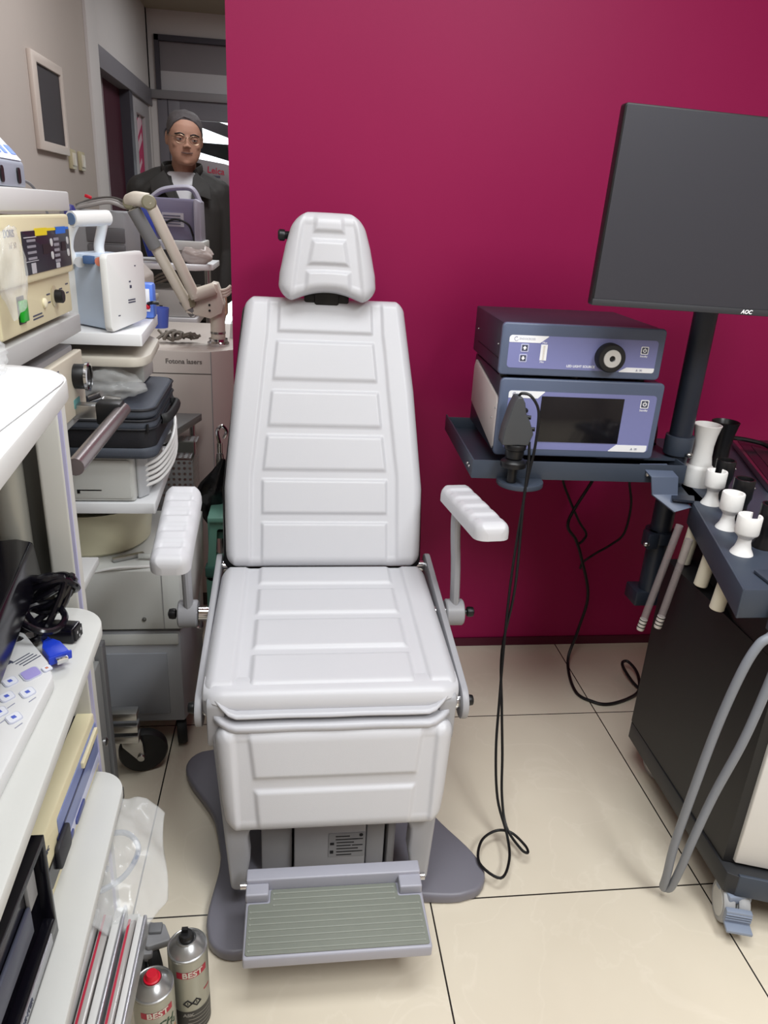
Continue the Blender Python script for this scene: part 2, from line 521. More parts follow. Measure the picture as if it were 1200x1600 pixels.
# the bolsters are read by distance to the seam instead of by polygon
def back_pad():
    polys = pz[:6]
    rows = []
    nu, nv = 170, 210
    s0, s1, rc, re, T, back = -.02, .634, .03, .026, .035, .03
    for j in range(nv+1):
        t = j/nv; t = t - .11*math.sin(2*PI*t)/(2*PI)*2
        s = s0 + (s1-s0)*t; ds = min(s-s0, s1-s); w = bw(s)
        if ds < rc: w = w-rc+math.sqrt(max(0, rc*rc-(rc-ds)**2))
        row = []
        for i in range(nu+1):
            t = i/nu; t = t - .11*math.sin(2*PI*t)/(2*PI)*2
            x = (-1+2*t)*w; d = min(w-abs(x), ds)
            h = 0 if d >= re else -T + T*math.sqrt(max(0, 1-((re-d)/re)**2))
            p = sstep((abs(x)-iw(s)-.017)/.010)
            for q in polys:
                dd = convex_depth(q, x, s)
                if dd > 0: p = max(p, sstep(dd/.008))
            z = h + (p-1)*.006*min(1, d/re)
            row.append(V((x, s, z)))
        rows.append(row)
    return rows, nu, nv, T+back
rows, nu, nv, dep = back_pad()
vv = [[g.b.verts.new(Mb @ p) for p in r] for r in rows]
for j in range(nv):
    for i in range(nu): g.b.faces.new((vv[j][i], vv[j][i+1], vv[j+1][i+1], vv[j+1][i]))
rim = [(0, i) for i in range(nu+1)] + [(j, nu) for j in range(1, nv+1)] + [(nv, i) for i in range(nu-1, -1, -1)] + [(j, 0) for j in range(nv-1, 0, -1)]
low = [g.b.verts.new(Mb @ V((rows[j][i].x, rows[j][i].y, -dep))) for j, i in rim]
for k in range(len(rim)):
    k2 = (k+1) % len(rim)
    g.b.faces.new((vv[rim[k][0]][rim[k][1]], low[k], low[k2], vv[rim[k2][0]][rim[k2][1]]))
g.b.faces.new(low[::-1])
back = g.build('backrest', M_vinyl, chair, ang=60)
g = G()
out = rpoly([(-.243, -.03), (.243, -.03), (.247, .17), (.20, .63), (-.20, .63), (-.247, .17)], .025)
g.prism(out, 'z', -.10, -.062).xf(Mb)
g.build('back_shell', M_black, back, bev=.008)

# headrest with arched lower edge
g = G()
Mh = PF((1.77, 1.13), (1.80, 1.32), .085)
hw = lambda s: interp([(0, .112), (.03, .1145), (.06, .112), (.12, .099), (.17, .084), (.195, .078)], s)
def hwarp(x, y, z):
    k = max(0, 1-(y-.0)/.10)
    return x, y + .022*max(0, 1-(x/.085)**2)*k**1.5, z - .012*(x/.1)**2
cen = lambda s: interp([(0, .056), (.075, .053), (.135, .041), (.19, .034)], s)
pz = [quad(-.05, .064, .062, .054), quad(.072, .137, .053, .041), quad(.145, .25, .040, .030)]
hs = []; HW_ = .010
for sgn in (1, -1):
    q = [(.0685+.014, -.05), (.3, -.05), (.3, .25), (.0305+.014, .25)]
    if sgn < 0: q = [(-x, y) for x, y in q][::-1]
    hs.append(q)
cushion(g, Mh, hw, -.002, .195, .04, .03, .03, .035, pz+hs, lift=.007, soft=.013, nu=110, nv=100, warp=hwarp)
head = g.build('headrest', M_vinyl, chair, ang=60)
g = G()
g.prism(rpoly([(-.05, -.06), (.05, -.06), (.06, .12), (-.06, .12)], .02), 'z', -.115, -.075).xf(Mh)
g.build('bracket', M_black, head, bev=.004)
# bracket post joins headrest and back
g = G().obox((.085, 1.855, 1.12), (.06, .03, .16))
g.build('headrest_post', M_black, chair, bev=.005)
kx = Mh @ V((-.108, .145, -.055))
G().cyl(kx, kx + V((.04, .02, 0)), .009, n=16).lathe([(.012, 0), (.013, .004), (.013, .012), (.009, .016)], kx + V((.008, 0, 0)), (-1, 0, 0), 20).build('adjuster_knob', M_black, head)

# leg pad
g = G()
Ml = PF((1.09, .25), (1.124, .424), .089)
lw = lambda s: interp([(-.04, .205), (.03, .215), (.19, .229)], s)
ci = lambda s: interp([(-.05, .151), (.1, .158), (.19, .168)], s)
pz = [quad(-.1, .062, ci(-.05)-.008, ci(.062)), quad(.079, .26, ci(.079), ci(.26)+.01)]
for sgn in (1, -1):
    q = [(ci(-.05)+.024, -.08), (.3, -.08), (.3, .3), (ci(.19)+.022, .25)]
    if sgn < 0: q = [(-x, y) for x, y in q][::-1]
    pz.append(q)
cushion(g, Ml, lw, -.034, .186, .032, .03, .03, .014, pz, lift=.006, soft=.010, nu=140, nv=90)
g.build('leg_pad', M_vinyl, chair, ang=60)

# leg frame: cast plate with a wide slot above the footplate
g = G()
outl = rpoly([(-.112, .062), (-.085, .062), (-.074, .13), (-.082, .212), (.246, .212), (.240, .13), (.252, .062), (.282, .062), (.316, .44), (.316, .468), (.276, .468), (.27, .40), (-.10, .40), (-.108, .468), (-.148, .468), (-.148, .44)], [.012, .01, .03, .055, .055, .03, .01, .012, .06, .02, .015, .02, .02, .015, .02, .06])
g.prism(outl, 'y', 1.128, 1.168)
# slope of the pad
sh = Matrix.Identity(4); sh[1][2] = .16; sh[1][3] = -.16*.25
g.xf(sh)
g.build('leg_frame', M_shell, chair, bev=.007, seg=3, ang=50)
# side cheeks joining leg frame to the pivots
for x0, x1 in ((-.152, -.118), (.286, .32)):
    G().prism(rpoly([(1.155, .35), (1.215, .40), (1.22, .475), (1.15, .475)], .015), 'x', x0, x1).build('cheek', M_shell, chair, bev=.005)

# footplate
foot = G().box(-.078, .256, .908, 1.062, .094, .119).build('footplate', M_step, chair, bev=.004, seg=3)
mpoly = rpoly([(-.074, .913), (.252, .913), (.250, 1.016), (.208, 1.016), (.207, 1.046), (-.032, 1.046), (-.033, 1.016), (-.073, 1.016)], .004, 3)
mt = G().prism(mpoly, 'z', .119, .1215).build('rubber_mat', M_mat, foot, bev=.001)
g = G()
for i in range(10):
    y = .921 + i*.0128
    xa, xb = (-.068, .244) if y < 1.01 else (-.026, .2)
    g.obox(((xa+xb)/2, y, .1217), (xb-xa, .0028, .0022))
    for x in (xa, xb): g.cyl((x, y, .1205), (x, y, .1227), .0024, n=10)
g.build('ridge', mat('pale_rubber_ridge', '#8f938a', .6), mt, bev=.0006)
g = G()
g.prism(rpoly([(-.078, 1.047), (-.036, 1.047), (-.036, 1.020), (-.0785, 1.020)][::-1], .003), 'z', .119, .139)
g.prism(rpoly([(.211, 1.020), (.254, 1.020), (.254, 1.05), (.211, 1.05)], .003), 'z', .119, .139)
g.box(-.078, .254, 1.047, 1.075, .10, .146)
g.build('hinge_bar', M_step, foot, bev=.004, seg=3)
for xa, xb in ((-.09, -.076), (.252, .266)): G().cyl((xa, 1.06, .118), (xb, 1.06, .118), .007).build('hinge_pin', M_chrome, foot)

# flat link bars along both sides, with their pivots
for sx, off in ((-1, -.247), (1, .262)):
    x = .08 + off
    th = .013
    g = G()
    a = V((1.205, .425)); b = V((1.665, .50))
    d = (b-a).normalized(); n = V((-d.y, d.x))
    pl = []
    for k in range(13):
        t = PI/2 + PI*k/12; pl.append((a.x + .036*(d.x*math.cos(t)+n.x*math.sin(t)), a.y + .036*(d.y*math.cos(t)+n.y*math.sin(t))))
    for k in range(13):
        t = -PI/2 + PI*k/12; pl.append((b.x + .03*(d.x*math.cos(t)+n.x*math.sin(t)), b.y + .03*(d.y*math.cos(t)+n.y*math.sin(t))))
    g.prism(pl, 'x', x + sx*.010, x - sx*.004)
    lk = g.build('link_bar', M_shell, chair, bev=.003)
    xi = x + .05*(-sx)
    for y_, z_, r_ in ((1.205, .425, .016), (1.665, .50, .014)): G().cyl((x, y_, z_), (xi, y_, z_), r_).build('pivot_pin', M_chrome, lk)
    G().cyl((x + sx*th, 1.205, .425), (x + sx*(th+.012), 1.205, .425), .012, .010).build('pivot_cap', M_black, lk, bev=.002)

# armrests
def armrest(px, far, near, post_top, post_bot, bend):
    far, near = V(far), V(near)
    d = far-near; L = d.length; mid = (far+near)/2
    M = frame(V((1, 0, 0)) - d*(d.x/d.length_squared), d, near)
    g = G()
    n5 = 5; pz = []
    a0, a1 = -.012, L+.012; st = (a1-a0)/n5
    for k in range(n5):
        sa, sb = a0+k*st+.0055, a0+(k+1)*st-.0055
        if k == 0: sa -= .05
        if k == n5-1: sb += .05
        pz.append(quad(sa, sb, .09, .09))
    cushion(g, M, lambda s: .0375, a0, a1, .024, .02, .022, .014, pz, lift=.0045, soft=.012, nu=40, nv=130)
    arm = g.build('armrest', M_vinyl, chair, ang=60)
    pt, pb = V(post_top), V(post_bot)
    G().tube([pt, pt + (pb-pt)*.12 + V(bend), pt + (pb-pt)*.3 + V(bend)*.9, pt+(pb-pt)*.6+V(bend)*.3, pb], .0155, n=12, sub=8, flat=(1.2, .7)).build('arm_post', M_shell, arm)
    s = 1 if px > 0 else -1
    x0 = px
    pv = G().lathe([(.0, -.024), (.028, -.024), (.031, -.021), (.031, .016), (.028, .019), (0, .019)], (x0, pb.y, pb.z), (1, 0, 0), 36).build('pivot_housing', M_shell, arm)
    G().cyl((x0 - s*.02, pb.y, pb.z), (x0 - s*.085, pb.y+.005, pb.z-.005), .016).build('pivot_shaft', M_chrome, arm)
    G().lathe([(.006, 0), (.006, .008), (.0115, .01), (.0125, .016), (.011, .024), (.004, .027)], (x0 + s*.02, pb.y, pb.z), (s, 0, 0), 20).build('clamp_knob', M_black, arm)
    # bracket on the chair's side
armrest(-.222, (-.224, 1.505, .768), (-.222, 1.268, .716), (-.222, 1.455, .735), (-.223, 1.487, .470), (0, 0, 0))
armrest(.384, (.380, 1.575, .752), (.404, 1.325, .762), (.376, 1.50, .742), (.383, 1.487, .466), (-.006, .006, -.01))
# ------------------------------------------------------------------ trolley on the right: cabinet, tray, pole and shelf
M_slate = mat('slate_blue_powder_coat', '#3b4350', .42, var=.03, vscale=30, bump=.08, bscale=900)
M_slate_l = mat('slate_front_frame', '#5d6880', .36, var=.02)
M_cabblk = mat('black_laminate_panel', '#1d1d1f', .45, var=.05)
M_cabrail = mat('charcoal_rail', '#27282b', .45)
M_pole = mat('dark_slate_pole', '#262c38', .38)
M_whitep = mat('white_plastic', '#e4e3e1', .4)
M_whitepom = mat('white_machined_plastic', '#f4f3f0', .42)
M_cream = mat('cream_plastic_tube', '#d9d2bf', .45)
M_greypl = mat('light_grey_plastic', '#b9bbbe', .45)
M_steelbl = mat('blue_grey_plastic', '#8791a3', .4)
M_purple = mat('lavender_front_film', '#8286b8', .42, var=.02, vscale=60)
M_film_w = mat('white_front_film', '#fbfcff', .4)
M_paleink = mat('pale_grey_print', '#b4b7c6', .5)
M_screen = mat('dark_screen_glass', '#17161a', .14, var=.25, vscale=6)
M_dkbtn = mat('dark_button_print', '#474b5e', .5)
M_steel = mat('brushed_steel', '#b9b9b8', .28, 1., var=.05, vscale=60)

tr = thing('medical_trolley', 'dark slate trolley with black cabinet, instrument tray, pole and equipment shelf', 'trolley', (1.1, 1.3, 0))
# cabinet
fp = [(.884, 1.49), (.880, 1.041), (1.40, .859), (1.40, 1.49)]
g = G().prism(fp, 'z', .135, .60)
g.prism([(.945, 1.49), (.918, 1.31), (.884, 1.2), (.880, 1.041), (1.40, .859), (1.40, 1.49)], 'z', .60, .70)
g.build('cabinet', M_cabblk, tr)
fr = [(.8795, 1.006), (.893, .985), (1.40, .83), (1.40, .855), (.9, 1.005)]
G().prism([(.884, 1.49), (.874, 1.012), (.893, 1.000), (1.40, .820), (1.40, 1.49)], 'z', .085, .133).build('base_rail', M_cabrail, tr, bev=.002)
G().prism([(.893, .998), (1.40, .818), (1.40, .826), (.893, 1.006)], 'z', .085, .137).build('front_kick_strip', M_slate, tr, bev=.002)
G().prism([(.897, 1.027), (1.40, .851), (1.40, .862), (.897, 1.038)], 'z', .142, .69).build('front_panel', M_whitep, tr, bev=.002)
def caster(name, parent, x, y, r, ang, brake, mw, mt, mf, top=.085):
    c, s_ = math.cos(ang), math.sin(ang)
    ax = V((c, s_, 0)); tn = V((-s_, c, 0))
    o = V((x, y, r))
    g = G()
    w = .011
    for sg in (-1, 1):
        g2 = G().lathe([(r*.55, -w), (r*.93, -w), (r, -w*.6), (r, w*.6), (r*.93, w), (r*.55, w)], o + ax*sg*.0145, ax, 32)
        whl = g2.build('wheel', mt, parent)
        G().lathe([(0, -w-.001), (r*.72, -w-.001), (r*.76, -w+.002), (r*.76, w-.002), (r*.72, w+.001), (0, w+.001)], o + ax*sg*.0145, ax, 28).build('hub', mw, whl)
    G().cyl((x, y, r*1.2), (x, y, top), .011).obox((x, y, r*1.75), (.05, .05, .02)).build('caster_fork', mf, parent, bev=.003)
    if brake:
        b = o - tn*r*1.05
        rot = Matrix((ax, tn, V((0, 0, 1)))).transposed()
        g = G().obox(b + V((0, 0, .010)), (.05, .012, .03), rot).obox(b - tn*.012 + V((0, 0, -.006)), (.05, .03, .007), rot)
        for k in range(3): g.obox(b - tn*.007 + V((0, 0, .018-.006*k)), (.05, .003, .003), rot)
        g.build('brake_pedal', mf, parent, bev=.0015)
M_wheelw = mat('pale_grey_wheel', '#c9c9c5', .45)
M_wheelt = mat('grey_wheel_tyre', '#a2a3a4', .5)
caster('front', tr, .908, 1.02, .042, -.28, True, M_wheelw, M_wheelt, M_steelbl, .086)
caster('rear', tr, .958, 1.44, .040, .2, False, M_wheelw, M_wheelt, M_greypl, .086)

# instrument tray
top = [(.914, 1.483), (.783, 1.058), (.86, 1.056), (1.5, 1.05), (1.5, 2.0), (1.03, 2.0), (.952, 1.652)]
tray = G().prism(top, 'z', .738, .75).build('tray', M_slate, tr, bev=.0015)
g = G()
def wallstrip(g, a, b, z0, z1, th=.004):
    a, b = V(a), V(b); d = (b-a).normalized(); n = V((d.y, -d.x))*th
    g.prism([a, b, b+n, a+n], 'z', z0, z1)
g = G(); wallstrip(g, (.779, 1.054), (.912, 1.486), .695, .751); g.build('side_flange', M_slate, tray, bev=.001)
g = G(); wallstrip(g, (1.5, 1.048), (.779, 1.054), .695, .751); g.build('front_flange', M_slate, tray, bev=.001)
# end bracket at the tray's front and the angled lip at its back
g = G().box(.838, .90, 1.035, 1.052, .675, .757).box(.838, .90, 1.035, 1.12, .751, .757)
g.build('end_bracket', M_slate, tray, bev=.0015)
G().prism(rpoly([(.862, 1.478), (.908, 1.466), (.925, 1.50), (.875, 1.515)], .004), 'z', .752, .757).build('corner_tab', M_pole, tray)
# tubes under the tray that carry the cups
for x, y, z in ((.911, 1.46, .604), (.880, 1.33, .614), (.847, 1.21, .624)):
    G().lathe([(.0125, .0), (.0145, .002), (.0145, .115), (.010, .115)], (x, y, z), (.10, .0, 1), 28).build('cup_tube', M_cream, tray)
for x, y in ((.887, 1.385), (.850, 1.265), (.815, 1.15)):
    G().sphere((x+.004, y, .698), .006, 8).build('rivet', M_steel, tray)

# pole
pole = G().cyl((.918, 1.60, .44), (.918, 1.60, 1.40), .026, n=32).build('pole', M_pole, tr)
G().lathe([(.027, 0), (.033, 0), (.033, .045), (.0265, .045)], (.918, 1.60, .828), (0, 0, 1), 32).build('collar', M_slate, pole, bev=.001)
for x, y, z in ((.928, 1.562, .835), (.867, 1.562, .606)): G().sphere((x, y, z), .008, 10, (1, .8, .8)).build('screw', M_steel, pole)
G().lathe([(.027, -.015), (.037, -.015), (.037, .015), (.027, .015)], (.918, 1.60, .615), (0, 0, 1), 24).box(.872, .90, 1.565, 1.60, .59, .63).build('clamp', M_pole, pole, bev=.002)
G().box(.875, .955, 1.575, 1.64, .425, .465).build('foot_block', M_pole, pole, bev=.004)
G().prism([(.862, 1.49), (.945, 1.48), (.965, 1.60), (.87, 1.60)], 'z', .742, .75).build('tray_link', M_slate, pole, bev=.001)

# shelf with its turned-up front edge
rs = Matrix.Translation((.41, 1.547, 0)) @ Matrix.Rotation(math.radians(-2.5), 4, 'Z')
def RS(g): return g.xf(rs)
g = G().box(0, .495, 0.0, .40, .779, .785); RS(g)
shelf = g.build('shelf', M_slate, tr, bev=.001)
for nm, bx in (('shelf_front', (-.004, .496, -.004, 0, .779, .822)), ('shelf_side', (-.004, 0, 0, .40, .779, .822)), ('shelf_side', (.492, .496, 0, .40, .779, .822)), ('shelf_back', (-.004, .496, .396, .40, .779, .815))):
    RS(G().box(*bx)).build(nm, M_slate, shelf, bev=.001)
G().box(.0, .495, .002, .396, .785, .822)
RS(G().box(.30, .495, .05, .396, .816, .822)).build('shelf_deck', M_slate, shelf)
g = G()
arc = [(.044 + .062 + .052*math.cos(PI + PI*k/24), -.006 - .010 + .042*math.sin(PI + PI*k/24)*1.15) for k in range(25)]
g.prism([(.054, -.002)] + arc + [(.158, -.002)], 'z', .770, .782)
RS(g).build('holder_plate', M_slate, shelf, bev=.002)
RS(G().lathe([(.022, 0), (.025, .012), (.025, .02), (0, .02)], (.22, .14, .760), (0, 0, 1), 20)).build('shelf_foot', M_black, shelf)
for x, z in ((.405, .80),): RS(G().sphere((x, -.006, z), .006, 10)).build('screw', M_steel, shelf)
for y in (.02, .04): RS(G().sphere((-.006, y, .80), .0035, 8)).build('screw', M_steel, shelf)
# bent strap from shelf to tray clamp
pts = [((.800, 1.543, .819), (.866, 1.543, .820)), ((.815, 1.505, .800), (.880, 1.505, .800)), ((.824, 1.503, .758), (.886, 1.503, .758)), ((.868, 1.47, .728), (.908, 1.47, .740))]
g = G()
rg = []
for a, b in pts:
    a, b = V(a), V(b)
    rg.append([a, b, b + V((0, .004, -.003)), a + V((0, .004, -.003))])
g.rings(rg); g.build('strap', mat('slate_strap', '#566074', .4), shelf, bev=.0008)

# ------------------------------------------------------------------ equipment boxes on the shelf
def unit(name, label, x0, x1, y0, y1, z0, z1):
    W, D, Hh = x1-x0, y1-y0, z1-z0
    t = thing(name, label, 'medical device', ((x0+x1)/2, y0, z0), math.radians(-2.5))
    G().box(-W/2+.004, W/2-.004, .012, D, 0, Hh-.002).build('housing', mat('dark_slate_housing', '#2b2e3a', .38, var=.03), t, bev=.003, local=True)
    f = G().prism(rpoly([(-W/2, 0), (W/2, 0), (W/2, Hh), (-W/2, Hh)], .010), 'y', 0, .013).build('front_frame', M_slate_l, t, bev=.0035, seg=3, local=True)
    return t, f, W, Hh
YF = -.0006
def pl(parent, name, pts, m, d=.0006, y=0.):
    return G().prism(pts, 'y', y-d, y+.0004).build(name, m, parent, local=True)
def txt(s, size, x, z, parent, m, name='lettering', y=-.0008, **k):
    Mt = Matrix.Translation((x, y, z)) @ Matrix.Rotation(PI/2, 4, 'X')
    o = text(s, size, Mt, m, name, None, depth=.0002, **k)
    o.parent = parent; return o
def power_button(f, x, z, s):
    b = G()
    pl(f, 'button_border', rpoly([(x-s, z-s), (x+s, z-s), (x+s, z+s), (x-s, z+s)], s*.25, 3), M_film_w, y=-.0009)
    pl(f, 'power_button', rpoly([(x-s*.78, z-s*.78), (x+s*.78, z-s*.78), (x+s*.78, z+s*.78), (x-s*.78, z+s*.78)], s*.2, 3), M_dkbtn, y=-.0013)
    g = G()
    n = 20
    for k in range(n):
        a0 = PI/2 + .6 + (2*PI-1.2)*k/n; a1 = PI/2 + .6 + (2*PI-1.2)*(k+1)/n
        q = [(x+s*.3*math.cos(a0), z+s*.3*math.sin(a0)), (x+s*.5*math.cos(a0), z+s*.5*math.sin(a0)), (x+s*.5*math.cos(a1), z+s*.5*math.sin(a1)), (x+s*.3*math.cos(a1), z+s*.3*math.sin(a1))]
        g.prism(q, 'y', -.0022, -.0015)
    g.prism([(x-s*.1, z+.05*s), (x+s*.1, z+.05*s), (x+s*.1, z+s*.6), (x-s*.1, z+s*.6)], 'y', -.0022, -.0015)
    g.build('power_symbol', M_film_w, f, local=True)
    txt('Standby', s*.62, x, z-s*1.5, f, M_film_w, bold=.0001)
def logo(f, x, z, s, t=True):
    g = G(); n = 22
    for k in range(n):
        a0 = .9 + 5.2*k/n; a1 = .9 + 5.2*(k+1)/n
        w0 = .28*(1-k/n)+.08
        g.prism([(x+s*(1-w0)*math.cos(a0), z+s*(1-w0)*math.sin(a0)), (x+s*math.cos(a0), z+s*math.sin(a0)), (x+s*math.cos(a1), z+s*math.sin(a1)), (x+s*(1-w0)*math.cos(a1), z+s*(1-w0)*math.sin(a1))], 'y', -.0018, -.0011)
    g.build('ring_emblem', mat('grey_violet_print', '#9a9db4', .5), f, local=True)
    if t: txt('ENDOCROSS', s*1.25, x+s*5.0, z, f, M_paleink, y=-.0014)
def corner_marks(f, x, z, s):
    for k, c in enumerate(('!', '+')):
        xx = x + k*s*2.6
        g = G()
        if k == 0: g.prism([(xx-s*.8, z-s*.7), (xx+s*.8, z-s*.7), (xx, z+s*.8)], 'y', -.0016, -.0011)
        else: g.prism(rpoly([(xx-s, z-s*.7), (xx+s, z-s*.7), (xx+s, z+s*.7), (xx-s, z+s*.7)], s*.2, 3), 'y', -.0016, -.0011)
        g.build('safety_mark', M_paleink if k == 0 else mat('light_print', '#d3d5e0', .5), f, local=True)
        txt(c, s*1.5, xx, z, f, M_dkbtn, y=-.0019)

# lower unit (camera processor)
t, f, W, Hh = unit('camera_processor', 'grey camera processor with lavender front and wide dark screen under the light source', .458, .832, 1.562, 1.88, .826, 1.003)
def m2(zx, zy): return (-W/2 + (zx-305)/800*W, Hh - (zy-450)/390*Hh)
def R2(a, b, c, d): x0, z1 = m2(a, b); x1, z0 = m2(c, d); return x0, x1, z0, z1
x0, x1, z0, z1 = R2(348, 512, 1075, 803)
pl(f, 'front_film', rpoly([(x0, z0), (x1, z0), (x1, z1), (x0, z1)], .008), M_purple)
pl(f, 'brand_strip', rpoly([m2(348, 545), m2(490, 545), m2(525, 510), m2(348, 510)], [.001, .001, .001, .006]), M_film_w, y=-.0005)
pl(f, 'corner_strip', rpoly([m2(872, 803), m2(1068, 803), m2(1068, 768), m2(912, 768)], [.001, .006, .001, .001]), M_film_w, y=-.0005)
x0, x1, z0, z1 = R2(510, 533, 915, 762)
G().box(x0, x1, -.0022, .001, z0, z1).build('screen', M_screen, t, bev=.0004, local=True)
power_button(f, *m2(1018, 555), .0097)
logo(f, *m2(376, 527), .0045)
corner_marks(f, *m2(992, 787), .0038)
for q in ((437, 605), (473, 705)):
    x, z = m2(*q); G().lathe([(.0055, 0), (.0055, .006), (.0035, .0065), (.0035, .012), (0, .012)], (x, -.0005, z), (0, -1, 0), 16).build('socket', M_black, f, local=True)
txt('CAMERA', .0065, *m2(430, 755), f, M_film_w)
# white plate on its left side
s_ = [(.03, .012), (.048, .012), (.053, .03), (.27, .045), (.283, .06), (.30, .06), (.30, .155), (.285, .168), (.05, .135), (.03, .13)]
s_ = [(.012, .018), (.02, .01), (.30, .055), (.30, .145), (.285, .165), (.03, .13), (.012, .118)]
G().prism(s_, 'x', -W/2-.001, -W/2+.004).build('side_plate', mat('cream_white_plate', '#cfc8c4', .45), t, bev=.001, local=True)
for y, z in ((.05, .075), (.02, .105)): G().sphere((-W/2-.001, y, z), .0025, 8).build('plate_screw', M_steel, t, local=True)
for x in (-W/2+.04, W/2-.04):
    for y in (.04, .28): G().cyl((x, y, -.006), (x, y, 0), .012).build('rubber_foot', M_black, t, local=True)

# upper unit (light source)
t, f, W, Hh = unit('light_source', 'low lavender fronted light source with round black knob, stacked on the camera processor', .449, .813, 1.562, 1.88, 1.010, 1.122)
def m1(zx, zy): return (-W/2 + (zx-318)/800*W, Hh - (zy-155)/275*Hh)
a = m1(355, 390); b = m1(1085, 218)
pl(f, 'front_film', rpoly([(a[0], a[1]), (b[0], a[1]), (b[0], b[1]), (a[0], b[1])], .008), M_purple)
pl(f, 'brand_strip', rpoly([m1(355, 255), m1(505, 255), m1(548, 218), m1(355, 218)], [.001, .001, .001, .007]), M_film_w, y=-.0005)
pl(f, 'corner_strip', rpoly([m1(903, 392), m1(1084, 392), m1(1084, 366), m1(945, 366)], [.001, .007, .001, .001]), M_film_w, y=-.0005)
logo(f, *m1(388, 236), .0048)
corner_marks(f, *m1(998, 379), .0034)
power_button(f, *m1(1021, 272), .0085)
for (q, ch) in (((433, 283), 1), ((430, 337), -1)):
    x, z = m1(*q); s = .0086
    pl(f, 'button_border', rpoly([(x-s, z-s), (x+s, z-s), (x+s, z+s), (x-s, z+s)], .002, 3), mat('pale_lavender_print', '#c3c6e4', .5), y=-.0006)
    s *= .74
    pl(f, 'arrow_button', rpoly([(x-s, z-s), (x+s, z-s), (x+s, z+s), (x-s, z+s)], .001, 3), M_dkbtn, y=-.0010)
    pl(f, 'arrow', [(x-s*.7, z-.1*s*ch), (x-s*.3, z-.1*s*ch), (x-s*.3, z-s*.6*ch), (x+s*.3, z-s*.6*ch), (x+s*.3, z-.1*s*ch), (x+s*.7, z-.1*s*ch), (x, z+s*.7*ch)], M_film_w, y=-.0014)
a = m1(511, 346); b = m1(543, 262)
pl(f, 'level_bar', [(a[0], a[1]), (b[0], a[1]), (b[0], b[1]), (a[0], b[1])], M_film_w, y=-.0006)
g = G()
for k in range(11):
    z = a[1] + (b[1]-a[1])*(k+.7)/12; xm = (a[0]+b[0])/2
    g.box(xm-.0022, xm+.0022, -.0014, -.0009, z-.0005, z+.0005)
g.build('level_marks', mat('pale_print_gold', '#b8ab8c', .5), f, local=True)
txt('Max', .0062, m1(527, 253)[0], m1(527, 253)[1], f, M_film_w); txt('Min', .0062, *m1(524, 355), f, M_film_w)
txt('LED LIGHT SOURCE', .0072, *m1(717, 371), f, M_film_w, bold=.00015)
kx, kz = m1(847, 313)
kn = G().lathe([(0, 0), (.031, 0), (.031, .012), (.0305, .022), (.0285, .025), (.018, .0255), (.0175, .022), (0, .022)], (kx, 0, kz), (0, -1, 0), 48).build('knob', M_blackrub, t, local=True)
G().lathe([(.0062, .018), (.0065, .0265), (.0185, .027), (.0195, .0255), (.0195, .02)], (kx, 0, kz), (0, -1, 0), 40, cap=False).build('steel_ring', mat('pale_satin_ring', '#d4d4d1', .35, .3), kn, local=True)
G().lathe([(0, .0215), (.0065, .0218)], (kx, 0, kz), (0, -1, 0), 24, cap=False).build('socket_hole', M_black, kn, local=True)
for x in (-W/2+.02, 0, W/2-.03):
    for y in (.03, .28): G().cyl((x, y, -.008), (x, y, 0), .010).build('rubber_foot', M_black, t, local=True)
G().box(-W/2+.0025, -W/2+.0045, .03, .26, .03, .0315).build('side_seam', M_black, t, local=True)
for y, z in ((.04, .06), (.27, .06)): G().sphere((-W/2+.0035, y, z), .0022, 8).build('housing_screw', M_steel, t, local=True)

# ------------------------------------------------------------------ camera head in its holder, with cable
ch = thing('handheld_camera', 'dark grey hand-held camera head standing in the round shelf holder', 'camera', (.492, 1.515, .782))
M_chead = mat('dark_grey_camera_shell', '#46484b', .42, var=.03)
g = G().prism(rpoly([(.4535, .880), (.455, .872), (.512, .872), (.5145, .880), (.5205, .898), (.5095, .926), (.4995, .942), (.494, .966), (.487, .978), (.4765, .978), (.468, .957), (.4565, .908)], .003, 3), 'y', 1.492, 1.530)
g.build('body', M_chead, ch, bev=.009, seg=4, ang=40)
G().lathe([(.010, .838), (.0185, .84), (.0205, .848), (.0205, .858), (.0235, .861), (.0245, .868), (.0225, .872), (.01, .872)], (.489, 1.51, 0), (0, 0, 1), 32).build('lens_mount', M_black, ch)
G().lathe([(.0215, .8665), (.0235, .8665), (.0235, .870), (.0215, .870)], (.489, 1.51, 0), (0, 0, 1), 32).build('chrome_ring', M_chrome, ch)
G().lathe([(.017, .820), (.0285, .820), (.0285, .831), (.022, .837), (.017, .838)], (.489, 1.51, 0), (0, 0, 1), 32).obox((.512, 1.513, .828), (.02, .014, .009)).build('grip_ring', M_black, ch, bev=.001)
G().cyl((.489, 1.51, .783), (.489, 1.51, .822), .0105).build('coupler_stem', M_black, ch)
for x, z in ((.505, .932), (.517, .906)): G().cyl((x, 1.506, z), (x+.009, 1.503, z), .0045, n=14).build('button', M_black, ch)
cab = [(.4815, 1.51, .974), (.488, 1.505, .984), (.506, 1.500, .980), (.524, 1.496, .955), (.527, 1.49, .92), (.525, 1.487, .86), (.518, 1.485, .80), (.508, 1.47, .70), (.498, 1.45, .58), (.49, 1.42, .45), (.480, 1.37, .30), (.470, 1.32, .20), (.473, 1.275, .10), (.487, 1.222, .045), (.478, 1.165, .033), (.446, 1.118, .033), (.410, 1.160, .033), (.428, 1.218, .033), (.468, 1.245, .034), (.502, 1.238, .034), (.524, 1.200, .033), (.524, 1.180, .033), (.510, 1.190, .036), (.490, 1.240, .05), (.486, 1.285, .10), (.490, 1.33, .18), (.488, 1.37, .28), (.488, 1.42, .40), (.508, 1.445, .55), (.511, 1.472, .74), (.516, 1.487, .83), (.515, 1.497, .88)]
